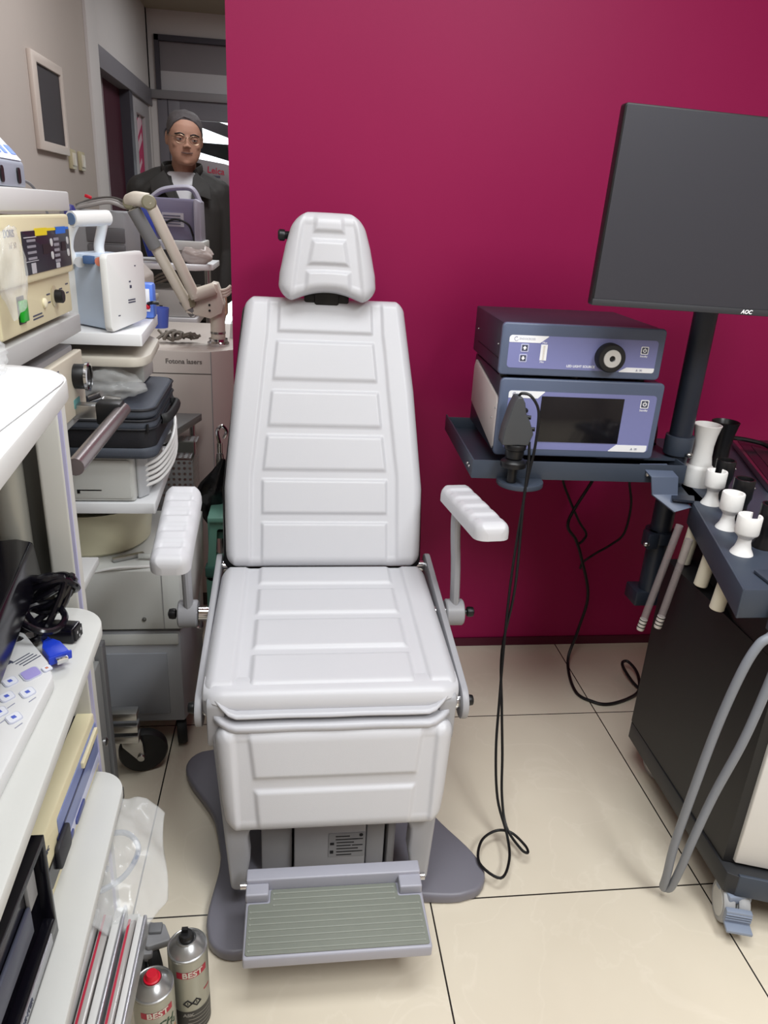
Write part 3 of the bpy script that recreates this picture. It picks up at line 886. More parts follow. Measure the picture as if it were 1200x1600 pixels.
tag(G().tube(cab, .0031, n=8, sub=6).build('camera_cable', M_black), 'thin black camera cable looping from the camera head down to the floor tiles', 'cable')

# ------------------------------------------------------------------ monitor
mon = thing('monitor', 'black flat screen monitor switched off, held up on the trolley pole', 'monitor', (.915, 1.47, 1.17))
Mm = frame((1, 0, -.022), (0, .0, 1), (.902, 1.42, 1.348))
g = G().prism(rpoly([(-.322, -.176), (.322, -.176), (.322, .172), (-.322, .172)], .006), 'z', -.022, 0)
g.xf(Mm); g.build('case', M_black, mon, bev=.002)
G().box(-.319, .319, -.163, .169, 0, .0008).xf(Mm).build('screen', mat('off_screen_glass', '#33333a', .42, spec=.6), mon)
G().box(-.3215, .3215, -.1755, -.1635, 0, .0022).xf(Mm).build('chin_bar', mat('charcoal_chin', '#35363a', .45), mon, bev=.0006)
text('AOC', .0105, Mm @ Matrix.Translation((.018-.018, -.1695, .0024)), M_film_w, 'lettering', mon, bold=.0003, shear=.2)
G().cyl((.915, 1.45, 1.34), (.918, 1.585, 1.34), .02).obox((.913, 1.455, 1.345), (.12, .02, .12)).build('mount_arm', M_black, mon, bev=.002)

# ------------------------------------------------------------------ cups and specula on the tray
def cup_white(name, label, x, y, slot=True, ang=0.):
    t = thing(name, label, 'ear speculum cup', (x, y, .75), ang, 'white slotted cups on the tray')
    b = G().lathe([(.0, .0), (.0215, .0), (.0205, .003), (.0155, .012), (.0125, .024), (.0125, .032), (.0175, .039), (.0215, .042), (.0225, .045), (.0225, .077), (.0215, .079), (.0175, .079), (.0165, .077), (.0165, .052), (0, .050)], (0, 0, 0), (0, 0, 1), 40).build('body', M_whitepom, t, local=True)
    if slot:
        cut = G().obox((.02, 0, .077), (.03, .014, .026)).build('slot_gap', None, b, local=True)
        md = b.modifiers.new('slot', 'BOOLEAN'); md.object = cut; md.operation = 'DIFFERENCE'; md.solver = 'EXACT'
        dg = bpy.context.evaluated_depsgraph_get(); dg.update()
        me = bpy.data.meshes.new_from_object(b.evaluated_get(dg)); b.modifiers.clear(); b.data = me
        bpy.data.objects.remove(cut)
        me.set_sharp_from_angle(angle=math.radians(35))
    return t
cup_white('speculum_cup', 'small white slotted cup directly in front of the tall white funnel', .948, 1.468, True, .9)
cup_white('speculum_cup', 'small white cup with unbroken rim, middle of the front row on the tray', .905, 1.328, False)
cup_white('speculum_cup', 'small white slotted cup nearest the front flange of the tray', .866, 1.205, True, .5)
M_bpom = mat('black_machined_plastic', '#141416', .35)
def cup_black(label, x, y):
    t = thing('speculum_cup', label, 'ear speculum cup', (x, y, .75), 0, 'black cups on the tray')
    G().lathe([(0, 0), (.023, 0), (.0225, .004), (.017, .018), (.0165, .032), (.020, .045), (.0215, .048), (.0215, .088), (.0205, .090), (.0175, .090), (.017, .088), (.017, .05), (0, .05)], (0, 0, 0), (0, 0, 1), 36).build('body', M_bpom, t, local=True)
    G().sphere((.0215, -.006, .07), .003, 8).build('set_screw', M_steel, t, local=True)
cup_black('small black cup behind the rear white cup', .995, 1.515)
cup_black('small black cup behind the middle white cup', .962, 1.385)
cup_black('small black cup behind the front white cup, cut by the frame edge', .930, 1.235)
t = thing('speculum_funnel', 'tall white waisted funnel standing at the back of the tray', 'funnel', (.982, 1.60, .75))
G().lathe([(0, 0), (.0335, 0), (.034, .004), (.034, .044), (.032, .048), (.028, .052), (.024, .075), (.0235, .10), (.0265, .125), (.031, .145), (.0325, .150), (.0305, .151), (.0285, .147), (.023, .12), (.02, .08), (0, .06)], (.982, 1.60, .75), (0, 0, 1), 44).build('body', M_whitepom, t)
t = thing('speculum_funnel', 'tall black waisted funnel beside the tall white one', 'funnel', (1.045, 1.63, .75))
G().lathe([(0, 0), (.030, 0), (.0295, .02), (.024, .05), (.0225, .085), (.026, .12), (.031, .145), (.0325, .150), (.031, .151), (.028, .146), (.022, .12), (.019, .08), (0, .06)], (1.045, 1.63, .75), (0, 0, 1), 44).build('body', M_bpom, t)

# flat instrument panel at the back of the tray
t = thing('touch_panel', 'flat dark purple touch panel with silver rim lying at the tray back', 'touch panel', (1.36, 1.75, .75))
pp = rpoly([(1.135, 1.54), (1.60, 1.50), (1.66, 1.93), (1.275, 1.94)], .006)
G().prism(pp, 'z', .752, .768).build('rim', M_steel, t, bev=.001)
G().prism(rpoly([(1.146, 1.55), (1.59, 1.512), (1.645, 1.92), (1.283, 1.93)], .004), 'z', .768, .770).build('panel', mat('dark_purple_glass', '#2a2029', .2), t)
G().prism(rpoly([(1.20, 1.62), (1.57, 1.59), (1.60, 1.86), (1.29, 1.87)], .004), 'z', .770, .7712).build('recess', mat('dark_plum_film', '#38272f', .3), t)
tag(G().tube([(1.09, 1.85, .757), (1.14, 1.87, .775), (1.22, 1.88, .79), (1.30, 1.85, .785), (1.33, 1.80, .775), (1.40, 1.78, .774)], .006, n=10).build('black_lead', M_black), 'short thick black lead curling onto the touch panel', 'cable')

# glass rods hanging under the back of the tray
M_tube = mat('clear_acrylic_tube', '#a59a9b', .10, alpha=.5)
for i, (a, b, lab) in enumerate((((.875, 1.45, .704), (.832, 1.45, .432), 'clear suction tube with ringed white end, hanging farther left under the tray'), ((.875, 1.40, .692), (.845, 1.40, .468), 'clear suction tube with ringed white end, hanging nearer the black cabinet'))):
    a, b = V(a), V(b)
    t = thing('suction_tube', lab, 'tube', tuple(b), 0, 'clear tubes under the tray')
    d = (a-b).normalized()
    G().cyl(b + d*.028, a, .0085, n=20).build('barrel', M_tube, t)
    e = G().lathe([(0, 0), (.008, 0), (.009, .003), (.009, .030), (0, .031)], b, d, 20).build('end_cap', mat('ringed_white_cap', '#d6d0cb', .45), t)
    for h in (.009, .018, .027): G().lathe([(.0088, h-.0015), (.0094, h-.001), (.0094, h+.001), (.0088, h+.0015)], b, d, 20).build('ring', M_black, e)

# grey hoses hanging at the front of the tray
M_hose = mat('grey_silicone_hose', '#82868e', .42)
tag(G().tube([(.850, 1.03, .72), (.838, 1.03, .675), (.818, 1.03, .655), (.80, 1.03, .60), (.785, 1.035, .48), (.775, 1.04, .33), (.772, 1.05, .18), (.780, 1.06, .08), (.786, 1.07, .038), (.793, 1.072, .030), (.798, 1.062, .045), (.796, 1.045, .12), (.797, 1.035, .20), (.812, 1.03, .32), (.832, 1.02, .45), (.848, 1.02, .56), (.858, 1.02, .66), (.862, 1.02, .73)], .0085, n=12).build('suction_hose', M_hose), 'grey hose hanging in a long narrow loop from the tray end', 'hose')

# power leads behind the shelf
tag(G().tube([(.80, 1.80, .79), (.87, 1.90, .70), (.885, 1.97, .625), (.835, 1.98, .49), (.868, 1.98, .43), (.894, 1.98, .372), (.938, 1.98, .237), (.925, 1.98, .11), (.89, 1.94, .02), (.865, 1.80, .006), (.90, 1.745, .006), (.945, 1.731, .006), (1.02, 1.757, .006), (1.065, 1.79, .012), (1.083, 1.85, .03), (1.072, 1.90, .04), (1.05, 1.89, .035), (1.06, 1.82, .015), (1.09, 1.78, .006), (1.17, 1.76, .006)], .0048, n=8).build('power_cable', M_black), 'thick black power cable dropping behind the shelf and looping on the tiles beside the cabinet', 'cable')
tag(G().tube([(.75, 1.80, .79), (.785, 1.92, .69), (.80, 1.985, .625), (.83, 1.985, .56), (.870, 1.985, .49), (.900, 1.985, .448), (.893, 1.985, .425), (.880, 1.985, .412)], .0038, n=8).build('power_cable', M_black), 'thin black cable with a small kink under the middle of the shelf', 'cable')
tag(G().tube([(.95, 1.80, .79), (.995, 1.92, .70), (1.007, 1.985, .629), (1.027, 1.985, .543), (1.022, 1.985, .45), (.985, 1.985, .41), (.94, 1.985, .38), (.905, 1.985, .35), (.897, 1.98, .33)], .0036, n=8).build('power_cable', M_black), 'thin black cable swinging left from below the shelf strap', 'cable')
tag(G().tube([(.835, 1.80, .88), (.875, 1.82, .90), (.92, 1.80, .90), (.93, 1.75, .86), (.90, 1.68, .826)], .0045, n=8).build('signal_cable', M_black), 'black signal cable running from the processor to the pole', 'cable')
# ------------------------------------------------------------------ nearest cart on the left
M_shelfA = mat('pale_grey_laminate', '#c9cac6', .45, var=.03, vscale=14, bump=.05, bscale=200)
M_cartpost = mat('light_grey_cart_post', '#bdbcb6', .45)
M_cartpipe = mat('grey_satin_pipe', '#9a9991', .35, .3)
M_cartdark = mat('dark_grey_back_panel', '#55544f', .5)
M_cartw = mat('white_cart_laminate', '#d0d0ce', .42)
M_gloss = mat('gloss_black_plastic', '#0e0d14', .18)
M_blue = mat('bright_blue_plastic', '#1f3fc4', .35)
M_ivory = mat('ivory_device_plastic', '#dcd3b0', .45, var=.02)
M_ivory2 = mat('cream_device_plastic', '#d2cab8', .45)
M_ltgrey = mat('grey_device_plastic', '#8f8f92', .45)
M_film = mat('clear_plastic_film', '#eef0f0', .10, alpha=.25)
M_filmthick = mat('cloudy_plastic_film', '#e2e4e4', .10, alpha=.29)
M_aluline = mat('satin_aluminium', '#b8bac0', .3, .8)

ca = thing('equipment_cart', 'nearest pale grey cart at the left edge with rounded shelves', 'cart', (-.45, .55, 0))
def slab(name, parent, x0, x1, y0, y1, z0, z1, r, m, bev=.002):
    return G().prism(rpoly([(x0, y0), (x1, y0), (x1, y1), (x0, y1)], [.01, .01, r, .01], 10), 'z', z0, z1).build(name, m, parent, bev=bev)
G().prism(rpoly([(-.78, .12), (-.185, .12), (-.264, .966), (-.78, .966)], [.01, .01, .10, .01], 10), 'z', 1.100, 1.124).build('top_shelf', M_cartw, ca, bev=.003)
G().prism(rpoly([(-.78, .12), (-.225, .12), (-.264, .992), (-.78, .992)], [.01, .01, .06, .01], 10), 'z', .748, .766).build('shelf', M_shelfA, ca, bev=.002)
G().prism(rpoly([(-.78, .12), (-.232, .12), (-.261, .998), (-.78, .998)], [.01, .01, .05, .01], 10), 'z', .444, .460).build('shelf', M_shelfA, ca, bev=.002)
g = G().prism(rpoly([(-.342, 1.002), (-.305, 1.002), (-.305, 1.035), (-.342, 1.035)], .006), 'z', .09, 1.10)
g.build('post', M_cartpost, ca, bev=.001)
G().prism([(-.309, 1.003), (-.3035, 1.003), (-.3035, 1.008), (-.309, 1.008)], 'z', .10, 1.10).build('post_edge_strip', mat('violet_edge_strip', '#b4b2d2', .4), ca)
G().cyl((-.385, 1.01, .10), (-.385, 1.01, 1.10), .021, n=28).build('pipe', M_cartpipe, ca)
G().box(-.76, -.345, 1.03, 1.04, .10, 1.10).build('back_panel', M_cartdark, ca)
G().box(-.78, -.27, .98, 1.03, .07, .10).build('base_bar', M_cartpost, ca, bev=.003)
caster('caster', ca, -.262, .975, .048, .5, False, M_greypl, M_blackrub, M_ltgrey, .10)
g = G().prism(rpoly([(-.268, 1.012), (-.222, 1.002), (-.206, .968), (-.245, .956), (-.268, .975)], .006), 'z', .088, .104)
g.build('brake_pedal', M_ltgrey, ca, bev=.003)
G().obox((-.236, .99, .107), (.022, .02, .008)).build('brake_button', mat('mid_grey_ribbed', '#77787b', .5), ca, bev=.002)

# keypad box on the middle shelf
kb = thing('keypad_box', 'white keypad box with blue printed keys on the middle cart shelf', 'control box', (-.36, .65, .766))
kp = [(-0.5957, 0.4108), (-0.2814, 0.4108), (-0.2814, 0.7887), (-0.2968, 0.8216), (-0.3471, 0.8914), (-0.3697, 0.8955), (-0.5957, 0.8955)]
G().prism(rpoly(kp, [.004, .004, .014, .02, .014, .006, .004]), 'z', .767, .786).build('case', mat('white_keypad_case', '#d9dada', .4), kb, bev=.003)
M_kframe = mat('pale_key_outline', '#c3c6d6', .5); M_kwhite = mat('white_key', '#e9ecf4', .4); M_kblue = mat('blue_key_print', '#5568c8', .5); M_kviolet = mat('violet_key', '#a79edb', .4)
def key(c, s, m, icon, mi=None):
    x, y = c
    q = rpoly([(x-s, y), (x, y-s*1.25), (x+s, y), (x, y+s*1.25)], s*.35)
    k = G().prism(q, 'z', .786, .7872).build('key', M_kframe, kb)
    q = [(x+(a-x)*.86, y+(b-y)*.86) for a, b in q]
    G().prism(q, 'z', .7868, .7878).build('key_face', m, k)
    if icon: G().obox((x, y, .7879), (s*.42, s*.5, .0005), Matrix.Rotation(.8, 3, 'Z')).build('key_icon', mi or M_kblue, k)
key((-0.3081, 0.7928), .0145, M_kviolet, False)
key((-0.2927, 0.8031), .0075, M_kwhite, True, mat('orange_key_print', '#d08a70', .5))
for c in ((-0.3266, 0.7774), (-0.2999, 0.7548), (-0.3204, 0.7477), (-0.3389, 0.7415), (-0.3184, 0.7189), (-0.3389, 0.7138), (-0.3440, 0.6860), (-0.3594, 0.7651), (-0.3204, 0.6860), (-0.2999, 0.7086)): key(c, .0105, M_kwhite, True)
g = G()
for i in range(4): g.obox((-.3307+.005*i, .8278-.002*i, .7864), (.0012, .026, .0006), Matrix.Rotation(-.55, 3, 'Z'))
g.build('printed_lines', M_dkbtn, kb)
G().obox((-.3440, .8185, .7864), (.010, .010, .0006), Matrix.Rotation(-.55, 3, 'Z')).build('printed_square', M_dkbtn, kb)
g = G()
for c in ((-0.2906, 0.7415), (-0.3102, 0.7312), (-0.3102, 0.7025), (-0.2906, 0.6953), (-0.3307, 0.7271), (-0.3307, 0.6984)): g.obox((*c, .7864), (.0010, .010, .0006), Matrix.Rotation(-.5, 3, 'Z'))
g.build('key_captions', mat('grey_caption_print', '#9a9db0', .5), kb)

# black glossy box tipped on top of it
bx = thing('black_console', 'glossy black console lying tilted at the far end of the middle cart shelf', 'console', (-.47, .84, .80))
Mx = Matrix.Translation((-.47, .845, .836)) @ Matrix.Rotation(math.radians(4), 4, 'Z') @ Matrix.Rotation(math.radians(-5), 4, 'Y') @ Matrix.Rotation(math.radians(3), 4, 'X')
g = G().prism(rpoly([(-.16, -.14), (.145, -.14), (.135, .115), (.11, .13), (-.16, .13)], .012), 'z', -.026, .03).xf(Mx); g.build('case', M_gloss, bx, bev=.006, seg=3)
g = G().prism(rpoly([(-.15, -.13), (.10, -.13), (.10, .10), (-.15, .10)], .03), 'z', .0298, .0325).xf(Mx); g.build('lid', mat('gloss_black_lid', '#15141d', .12), bx, bev=.001)
g = G()
for i in range(4): g.sphere((-.01+.028*i, .112, .0305), .006, 8, (1, .6, .3))
g.xf(Mx); g.build('indicator', mat('white_indicator', '#e8e8ec', .3), bx)
g = G().box(.1405, .1415, -.12, -.06, -.012, .01).xf(Mx); g.build('side_label', M_film_w, bx)
# cables
coil = []
for k in range(5):
    a0 = k
    for j in range(8):
        a = 2*PI*j/8
        coil.append((-.325 + (.030+.003*k)*math.cos(a)*.9, .935+.0*k + .018*math.sin(a), .80 + .034*(1+math.sin(a+.8*k))*.55 + .003*k))
tag(G().tube([(-.36, .90, .775)] + coil + [(-.33, .89, .776), (-.36, .86, .80)], .0048, n=8, sub=4).build('power_lead', M_gloss), 'coiled black power lead bunched behind the black console', 'cable')
pg = thing('mains_plug', 'black mains lead connector lying on the shelf corner', 'plug', (-.30, .90, .766))
Mp = frame((.98, -.16, 0), (.16, .98, 0), (-.305, .905, .778))
g = G().prism(rpoly([(-.035, -.008), (-.008, -.013), (.022, -.013), (.022, .013), (-.008, .013), (-.035, .008)], .003), 'z', -.0105, .0105).xf(Mp); g.build('plug_body', M_gloss, pg, bev=.002)
g = G().prism([(.0215, -.010), (.0245, -.010), (.0245, .010), (.0215, .010)], 'z', -.008, .008).xf(Mp); g.build('socket_face', M_blackrub, pg)
g = G()
for q in ((-.005, .003), (.005, .003), (0, -.004)): g.obox((.0247, *q), (.0008, .0025, .004))
g.xf(Mp); g.build('pin_slot', M_chrome, pg)
g = G().cyl((-.034, 0, 0), (-.07, -.004, .0), .0045, n=10).xf(Mp); g.build('lead', M_gloss, pg)
vg = thing('video_plug', 'bright blue video connector lying beside the keypad box', 'plug', (-.295, .84, .80))
Mv = frame((.62, -.78, -.12), (.78, .62, 0), (-.298, .850, .783)) @ Matrix.Scale(.78, 4)
g = G().prism(rpoly([(-.024, -.008), (-.010, -.015), (.022, -.0165), (.022, .0165), (-.010, .015), (-.024, .008)], .003), 'z', -.0065, .0065).xf(Mv); g.build('shell', M_blue, vg, bev=.0015)
g = G().prism(rpoly([(.0215, -.0185), (.0255, -.0185), (.0255, .0185), (.0215, .0185)], .001), 'z', -.0075, .0075).xf(Mv); g.build('flange', M_blue, vg, bev=.0006)
g = G().prism(rpoly([(.025, -.009), (.034, -.009), (.034, .009), (.025, .009)], .001), 'z', -.0045, .0045).xf(Mv); g.build('metal_shroud', M_chrome, vg, bev=.0005)
g = G()
for k in range(4): g.obox((-.027-.004*k, 0, 0), (.0022, .012-.001*k, .010-.001*k))
g.xf(Mv); g.build('strain_relief', M_blue, vg)
tag(G().tube([(-.312, .862, .795), (-.330, .885, .80), (-.345, .905, .812), (-.318, .925, .81), (-.296, .90, .803), (-.300, .872, .800), (-.318, .86, .806), (-.35, .87, .82)], .0045, n=8).build('video_cable', M_gloss), 'black cable curling from the blue video connector', 'cable')
tag(G().tube([(-.40, .70, .866), (-.36, .69, .862), (-.334, .70, .835), (-.335, .72, .808), (-.37, .74, .802)], .0065, n=8).build('thick_lead', M_gloss), 'thick black lead hanging over the near end of the black console', 'cable')

# video recorder and black printer on the lower shelf
vc = thing('video_recorder', 'ivory fronted recorder with blue control strip on the lower cart shelf', 'video recorder', (-.45, .87, .46))
def VX(name, m, y0, y1, z0, z1, x0, x1, parent, r=.003, bev=.001):
    return G().prism(rpoly([(y0, z0), (y1, z0), (y1, z1), (y0, z1)], r), 'x', x0, x1).build(name, m, parent, bev=bev)
G().box(-.66, -.33, .742, 1.01, .468, .566).build('housing', M_gloss, vc, bev=.002)
ff = VX('front', M_ivory, .735, 1.016, .466, .570, -.332, -.306, vc, .006, .003)
VX('control_strip', mat('steel_blue_strip', '#7a86b4', .35), .80, 1.008, .492, .552, -.3065, -.3045, ff, .004, .0005)
VX('pale_strip', mat('pale_lilac_strip', '#c4c8de', .35), .80, 1.008, .478, .494, -.3065, -.3043, ff, .003, .0005)
VX('tape_slot', mat('deep_blue_slot', '#232a55', .4), .79, .985, .524, .529, -.3048, -.3040, ff, .001, 0)
VX('tape_flap', M_ivory, .915, .998, .536, .5475, -.306, -.300, ff, .002, .001)
VX('rocker_buttons', mat('indigo_button', '#3a4580', .35), .862, .908, .479, .490, -.305, -.3020, ff, .005, .001)
VX('round_button', mat('indigo_button', '#3a4580', .35), .832, .850, .479, .490, -.305, -.3025, ff, .005, .001)
VX('jack_recess', M_gloss, .748, .822, .482, .516, -.3065, -.3042, ff, .006, 0)
VX('jack_cover', mat('soft_black_cover', '#26262c', .55), .775, .826, .486, .526, -.305, -.2985, ff, .008, .002)
text('REC', .009, frame((0, 1, 0), (0, 0, 1), (-.3055, .755, .543)), M_dkbtn, 'lettering', ff)
pr = thing('black_printer', 'black box device with dark open front and silver lower strip, nearest on the lower shelf', 'printer', (-.5, .5, .46))
G().box(-.66, -.30, .28, .70, .464, .62).build('housing', M_gloss, pr, bev=.002)
g = G().prism([(.28, .464), (.705, .464), (.705, .622), (.28, .622)], 'x', -.302, -.286, holes=[[(.29, .492), (.29, .612), (.699, .612), (.699, .492)]])
g.build('front_bezel', M_gloss, pr, bev=.001)
G().box(-.30, -.292, .29, .52, .505, .60).build('paper_drawer', mat('charcoal_drawer', '#2c2c31', .4), pr, bev=.002)
G().box(-.30, -.294, .54, .66, .52, .56).build('slate_button', mat('slate_button', '#4a4d5c', .4), pr, bev=.003)
G().box(-.30, -.295, .66, .685, .55, .60).build('lever', mat('grey_lever', '#8b8b8c', .4), pr, bev=.001)
s_ = G().box(-.290, -.2845, .30, .680, .474, .490).build('silver_strip', M_aluline, pr, bev=.0006)
text('VIDEO PRINTER', .010, frame((0, 1, 0), (0, 0, 1), (-.2842, .57, .482)), M_dkbtn, 'lettering', s_)

# wrinkled white sheet and bag on the top shelf
g = G()
n = 26
vv = []
for i in range(n+1):
    row = []
    for j in range(n+1):
        x = -.60 + .345*i/n; y = .45 + .50*j/n
        ed_ = max(0, .055 - min(.60+x+1, -.255-x, .932-y)) 
        z = 1.125 + (.024*abs(noise.noise(V((x*11, y*7, 2)))) + .008*abs(noise.noise(V((x*25, y*18, 5)))))*min(1, max(0, min(-.262-.05*(y-.8)-x, .935-y)/.05))
        c = V((-.353, .855)); dx, dy = x-c.x, y-c.y
        if dx > 0 and dy > 0:
            d = math.hypot(dx, dy)
            if d > .098: x = c.x + dx*.098/d; y = c.y + dy*.098/d
        row.append(g.b.verts.new((x, y, z)))
    vv.append(row)
for i in range(n):
    for j in range(n):
        try: g.b.faces.new((vv[i][j], vv[i+1][j], vv[i+1][j+1], vv[i][j+1]))
        except ValueError: pass
o = g.build('cover_sheet', mat('white_cover_sheet', '#d0d1d3', .5))
md = o.modifiers.new('thickness', 'SOLIDIFY'); md.thickness = .0012; md.offset = 1
tag(o, 'creased white sheet covering the top shelf of the nearest cart', 'sheet')
def crumple(name, c, r, sc, m, seed, amp=.35, sub=4):
    b = bmesh.new(); bmesh.ops.create_icosphere(b, subdivisions=sub, radius=1)
    for v in b.verts:
        p = v.co.copy()
        k = 1 + amp*noise.noise(p*1.6 + V((seed, 0, 0))) + amp*.6*abs(noise.noise(p*4 + V((0, seed, 0))))
        v.co = V(c) + V((p.x*sc[0], p.y*sc[1], p.z*sc[2]))*r*k
    g = G(); g.b.free(); g.b = b
    return g.build(name, m, ang=70)
o = crumple('plastic_bag', (-.37, .865, 1.155), .05, (1.1, 1.0, .62), M_film, 3.1)
tag(o, 'crumpled clear bag on the white sheet at the left edge', 'plastic bag')

# pull-out tray with rails under the lower shelf
pt = G().box(-.60, -.196, .16, .775, .366, .372).build('pull_out_tray', M_cartw, ca, bev=.001)
for x0, x1, top, m, y1 in ((-.300, -.262, .398, M_cartw, .79), (-.258, -.244, .390, mat('smoky_acrylic', '#a9a5a2', .15), .785), (-.240, -.226, .398, M_cartw, .79), (-.222, -.210, .390, mat('smoky_acrylic', '#a9a5a2', .15), .775), (-.207, -.196, .400, M_cartw, .772)):
    G().box(x0, x1, .16, y1, .372, top).build('rail', m, pt, bev=.0015)
for x0, y1 in ((-.256, .7855), (-.2205, .7755)): G().box(x0, x0+.003, .16, y1, .374, .3908).build('red_edge', mat('red_edge_line', '#b0273f', .4), pt)
for x1, y1 in ((-.226, .791), (-.196, .773)): G().box(x1-.003, x1+.0012, .16, y1, .366, .4006).build('silver_edge', M_aluline, pt, bev=.0005)

# clear bag with tubing draped over the stack
g = G()
nx, ny = 64, 72
vv = []
for i in range(nx+1):
    row = []
    u = i/nx
    for j in range(ny+1):
        v = j/ny
        xe = -.186 + .012*math.sin(v*5) - .028*max(0, .35-v)/.35
        x = -.315 + (xe+.315)*u
        y = .742 + (.955-.742)*v + .012*math.sin(u*3)
        droop = .05*max(0, u-.62)**1.5*2.2 + .02*(1-v)*u
        z = .437 - .018*u - droop + .016*(.4-abs(noise.noise(V((x*13, y*15, 1.3))))) + .008*(.4-abs(noise.noise(V((x*40, y*26, 4.3))))) + .006*math.sin(v*16+u*5) - .012*(v < .05)
        row.append(g.b.verts.new((x, y, z)))
    vv.append(row)
for i in range(nx):
    for j in range(ny): g.b.faces.new((vv[i][j], vv[i+1][j], vv[i+1][j+1], vv[i][j+1]))
o = g.build('tubing_bag', M_filmthick, ang=80)
md = o.modifiers.new('thickness', 'SOLIDIFY'); md.thickness = .004
tag(o, 'clear plastic bag of tubing draped beside the lower cart shelf', 'plastic bag')
tg = thing('coiled_tubing', 'grey tubing coiled inside the clear plastic bag', 'tubing', (-.26, .86, .41))
G().tube([(-.30, .80, .418), (-.27, .80, .416), (-.235, .83, .413), (-.225, .88, .412), (-.25, .91, .414), (-.285, .90, .416), (-.29, .86, .417), (-.26, .84, .416)], .0042, n=8).build('tube', mat('clear_grey_tubing', '#8f98a8', .3, alpha=.8), tg)
G().cyl((-.292, .80, .418), (-.272, .80, .417), .006).build('connector', mat('grey_blue_connector', '#5f6c8c', .4), tg)

# spray cans on the floor
M_can = mat('silver_can', '#b4b5b6', .3, .85, var=.03)
M_canlabel = mat('olive_silver_label', '#a7a79c', .35, .6)
M_red = mat('signal_red_plastic', '#d3122f', .35)
M_brandred = mat('crimson_print', '#a31c36', .45)
def wrap(parent, name, c, r, a0, a1, z0, z1, m, n=24):
    g = G()
    A = [V((c[0]+r*math.cos(a0+(a1-a0)*k/n), c[1]+r*math.sin(a0+(a1-a0)*k/n), 0)) for k in range(n+1)]
    vs0 = [g.b.verts.new((p.x, p.y, z0)) for p in A]; vs1 = [g.b.verts.new((p.x, p.y, z1)) for p in A]
    for k in range(n): g.b.faces.new((vs0[k], vs0[k+1], vs1[k+1], vs1[k]))
    return g.build(name, m, parent)
def wraptext(parent, s, size, c, r, a, z, m, tilt=0., shear=0.):
    o = text(s, size, Matrix.Identity(4), m, 'lettering', None, depth=.0002, bold=.0004, shear=shear)
    R = Matrix.Rotation(tilt, 4, 'Z')
    for v in o.data.vertices:
        p = R @ v.co
        th = a + p.x/r
        v.co = V((c[0] + (r+.0003+p.z)*math.cos(th), c[1] + (r+.0003+p.z)*math.sin(th), z+p.y))
    o.parent = parent; M = ROOTM[parent.name]; o.data.transform(M.inverted())
    return o
def can(label, x, y, r, h, capm, lab):
    t = thing('spray_can', label, 'spray can', (x, y, 0), 0, 'spray cans by the cart')
    b = G().lathe([(0, .002), (r*.9, 0), (r, .004), (r, h*.86), (r*.985, h*.875), (r*.93, h*.885)], (x, y, 0), (0, 0, 1), 48).build('body', M_canlabel, t)
    d = G().lathe([(r*.93, h*.88), (r*1.0, h*.882), (r*1.0, h*.893), (r*.955, h*.897), (r*.92, h*.893), (r*.82, h*.915), (r*.62, h*.952), (r*.47, h*.967), (r*.5, h*.975), (r*.46, h*.982), (r*.40, h*.972), (0, h*.968)], (x, y, 0), (0, 0, 1), 48).build('dome', M_can, t)
    if lab == 'red':
        G().lathe([(0, h*.965), (r*.40, h*.965), (r*.40, h*.985), (r*.33, h*.99), (r*.28, h*1.02), (r*.25, h*1.035), (0, h*1.035)], (x, y, 0), (0, 0, 1), 28).build('nozzle', capm, t)
    else:
        G().lathe([(0, h*.965), (r*.38, h*.965), (r*.38, h*.99), (r*.32, h*1.0), (r*.30, h*1.03), (0, h*1.03)], (x, y, 0), (0, 0, 1), 28).obox((x-.003, y+.004, h*1.035), (.010, .006, .012)).build('nozzle', capm, t)
    a = -1.2
    wrap(b, 'brand_band', (x, y), r+.0002, a-.85, a+.78, h*.70, h*.775, M_brandred)
    wraptext(b, 'BEST', .0165, (x, y), r+.0003, a-.02, h*.737, mat('silver_print', '#cfcabf', .4))
    if lab == 'red':
        wraptext(b, 'TECH', .021, (x, y), r, a-.05, h*.585, mat('dark_green_print', '#24442f', .5), shear=.25)
        wraptext(b, 'N', .014, (x, y), r, a+.75, h*.52, mat('dark_green_print', '#24442f', .5))
        wrap(b, 'orange_patch', (x, y), r+.0002, a+.5, a+1.0, h*.36, h*.46, mat('copper_print', '#b07a55', .4))
    else:
        wrap(b, 'dark_band', (x, y), r+.0002, a-1.5, a+1.6, h*.02, h*.30, mat('charcoal_band', '#3b3a38', .45, .3))
        for k in range(5): wrap(b, 'small_print', (x, y), r+.0004, a-.5+.05*k, a+.9, h*(.06+.045*k), h*(.068+.045*k), mat('pale_band_print', '#8c8a84', .5))
        for k, s in enumerate((-.35, .1)):
            th = a+s; g = G()
            R3 = frame((-math.sin(th), math.cos(th), 0), (0, 0, 1), (x+(r+.0006)*math.cos(th), y+(r+.0006)*math.sin(th), h*.40))
            g.prism([(0, -.009), (.008, 0), (0, .009), (-.008, 0)], 'z', -.0008, .0003, holes=[[(0, -.0065), (-.0058, 0), (0, .0065), (.0058, 0)]]); g.xf(R3); g.build('hazard_diamond', M_ink, b)
            wraptext(b, '!', .008, (x, y), r+.0003, th, h*.40, M_ink)
        wrap(b, 'red_print', (x, y), r+.0002, a+.55, a+1.0, h*.475, h*.495, M_brandred)
        wraptext(b, 'ASK', .010, (x, y), r+.0004, a-.35, h*.255, mat('pale_band_print', '#8c8a84', .5))
    return t
can('spray can with red nozzle, nearest the cart, lettered TECH', -.213, .842, .0325, .185, M_red, 'red')
can('spray can with black nozzle and dark lower band, beside the chair base', -.166, .898, .0325, .198, M_black, 'black')
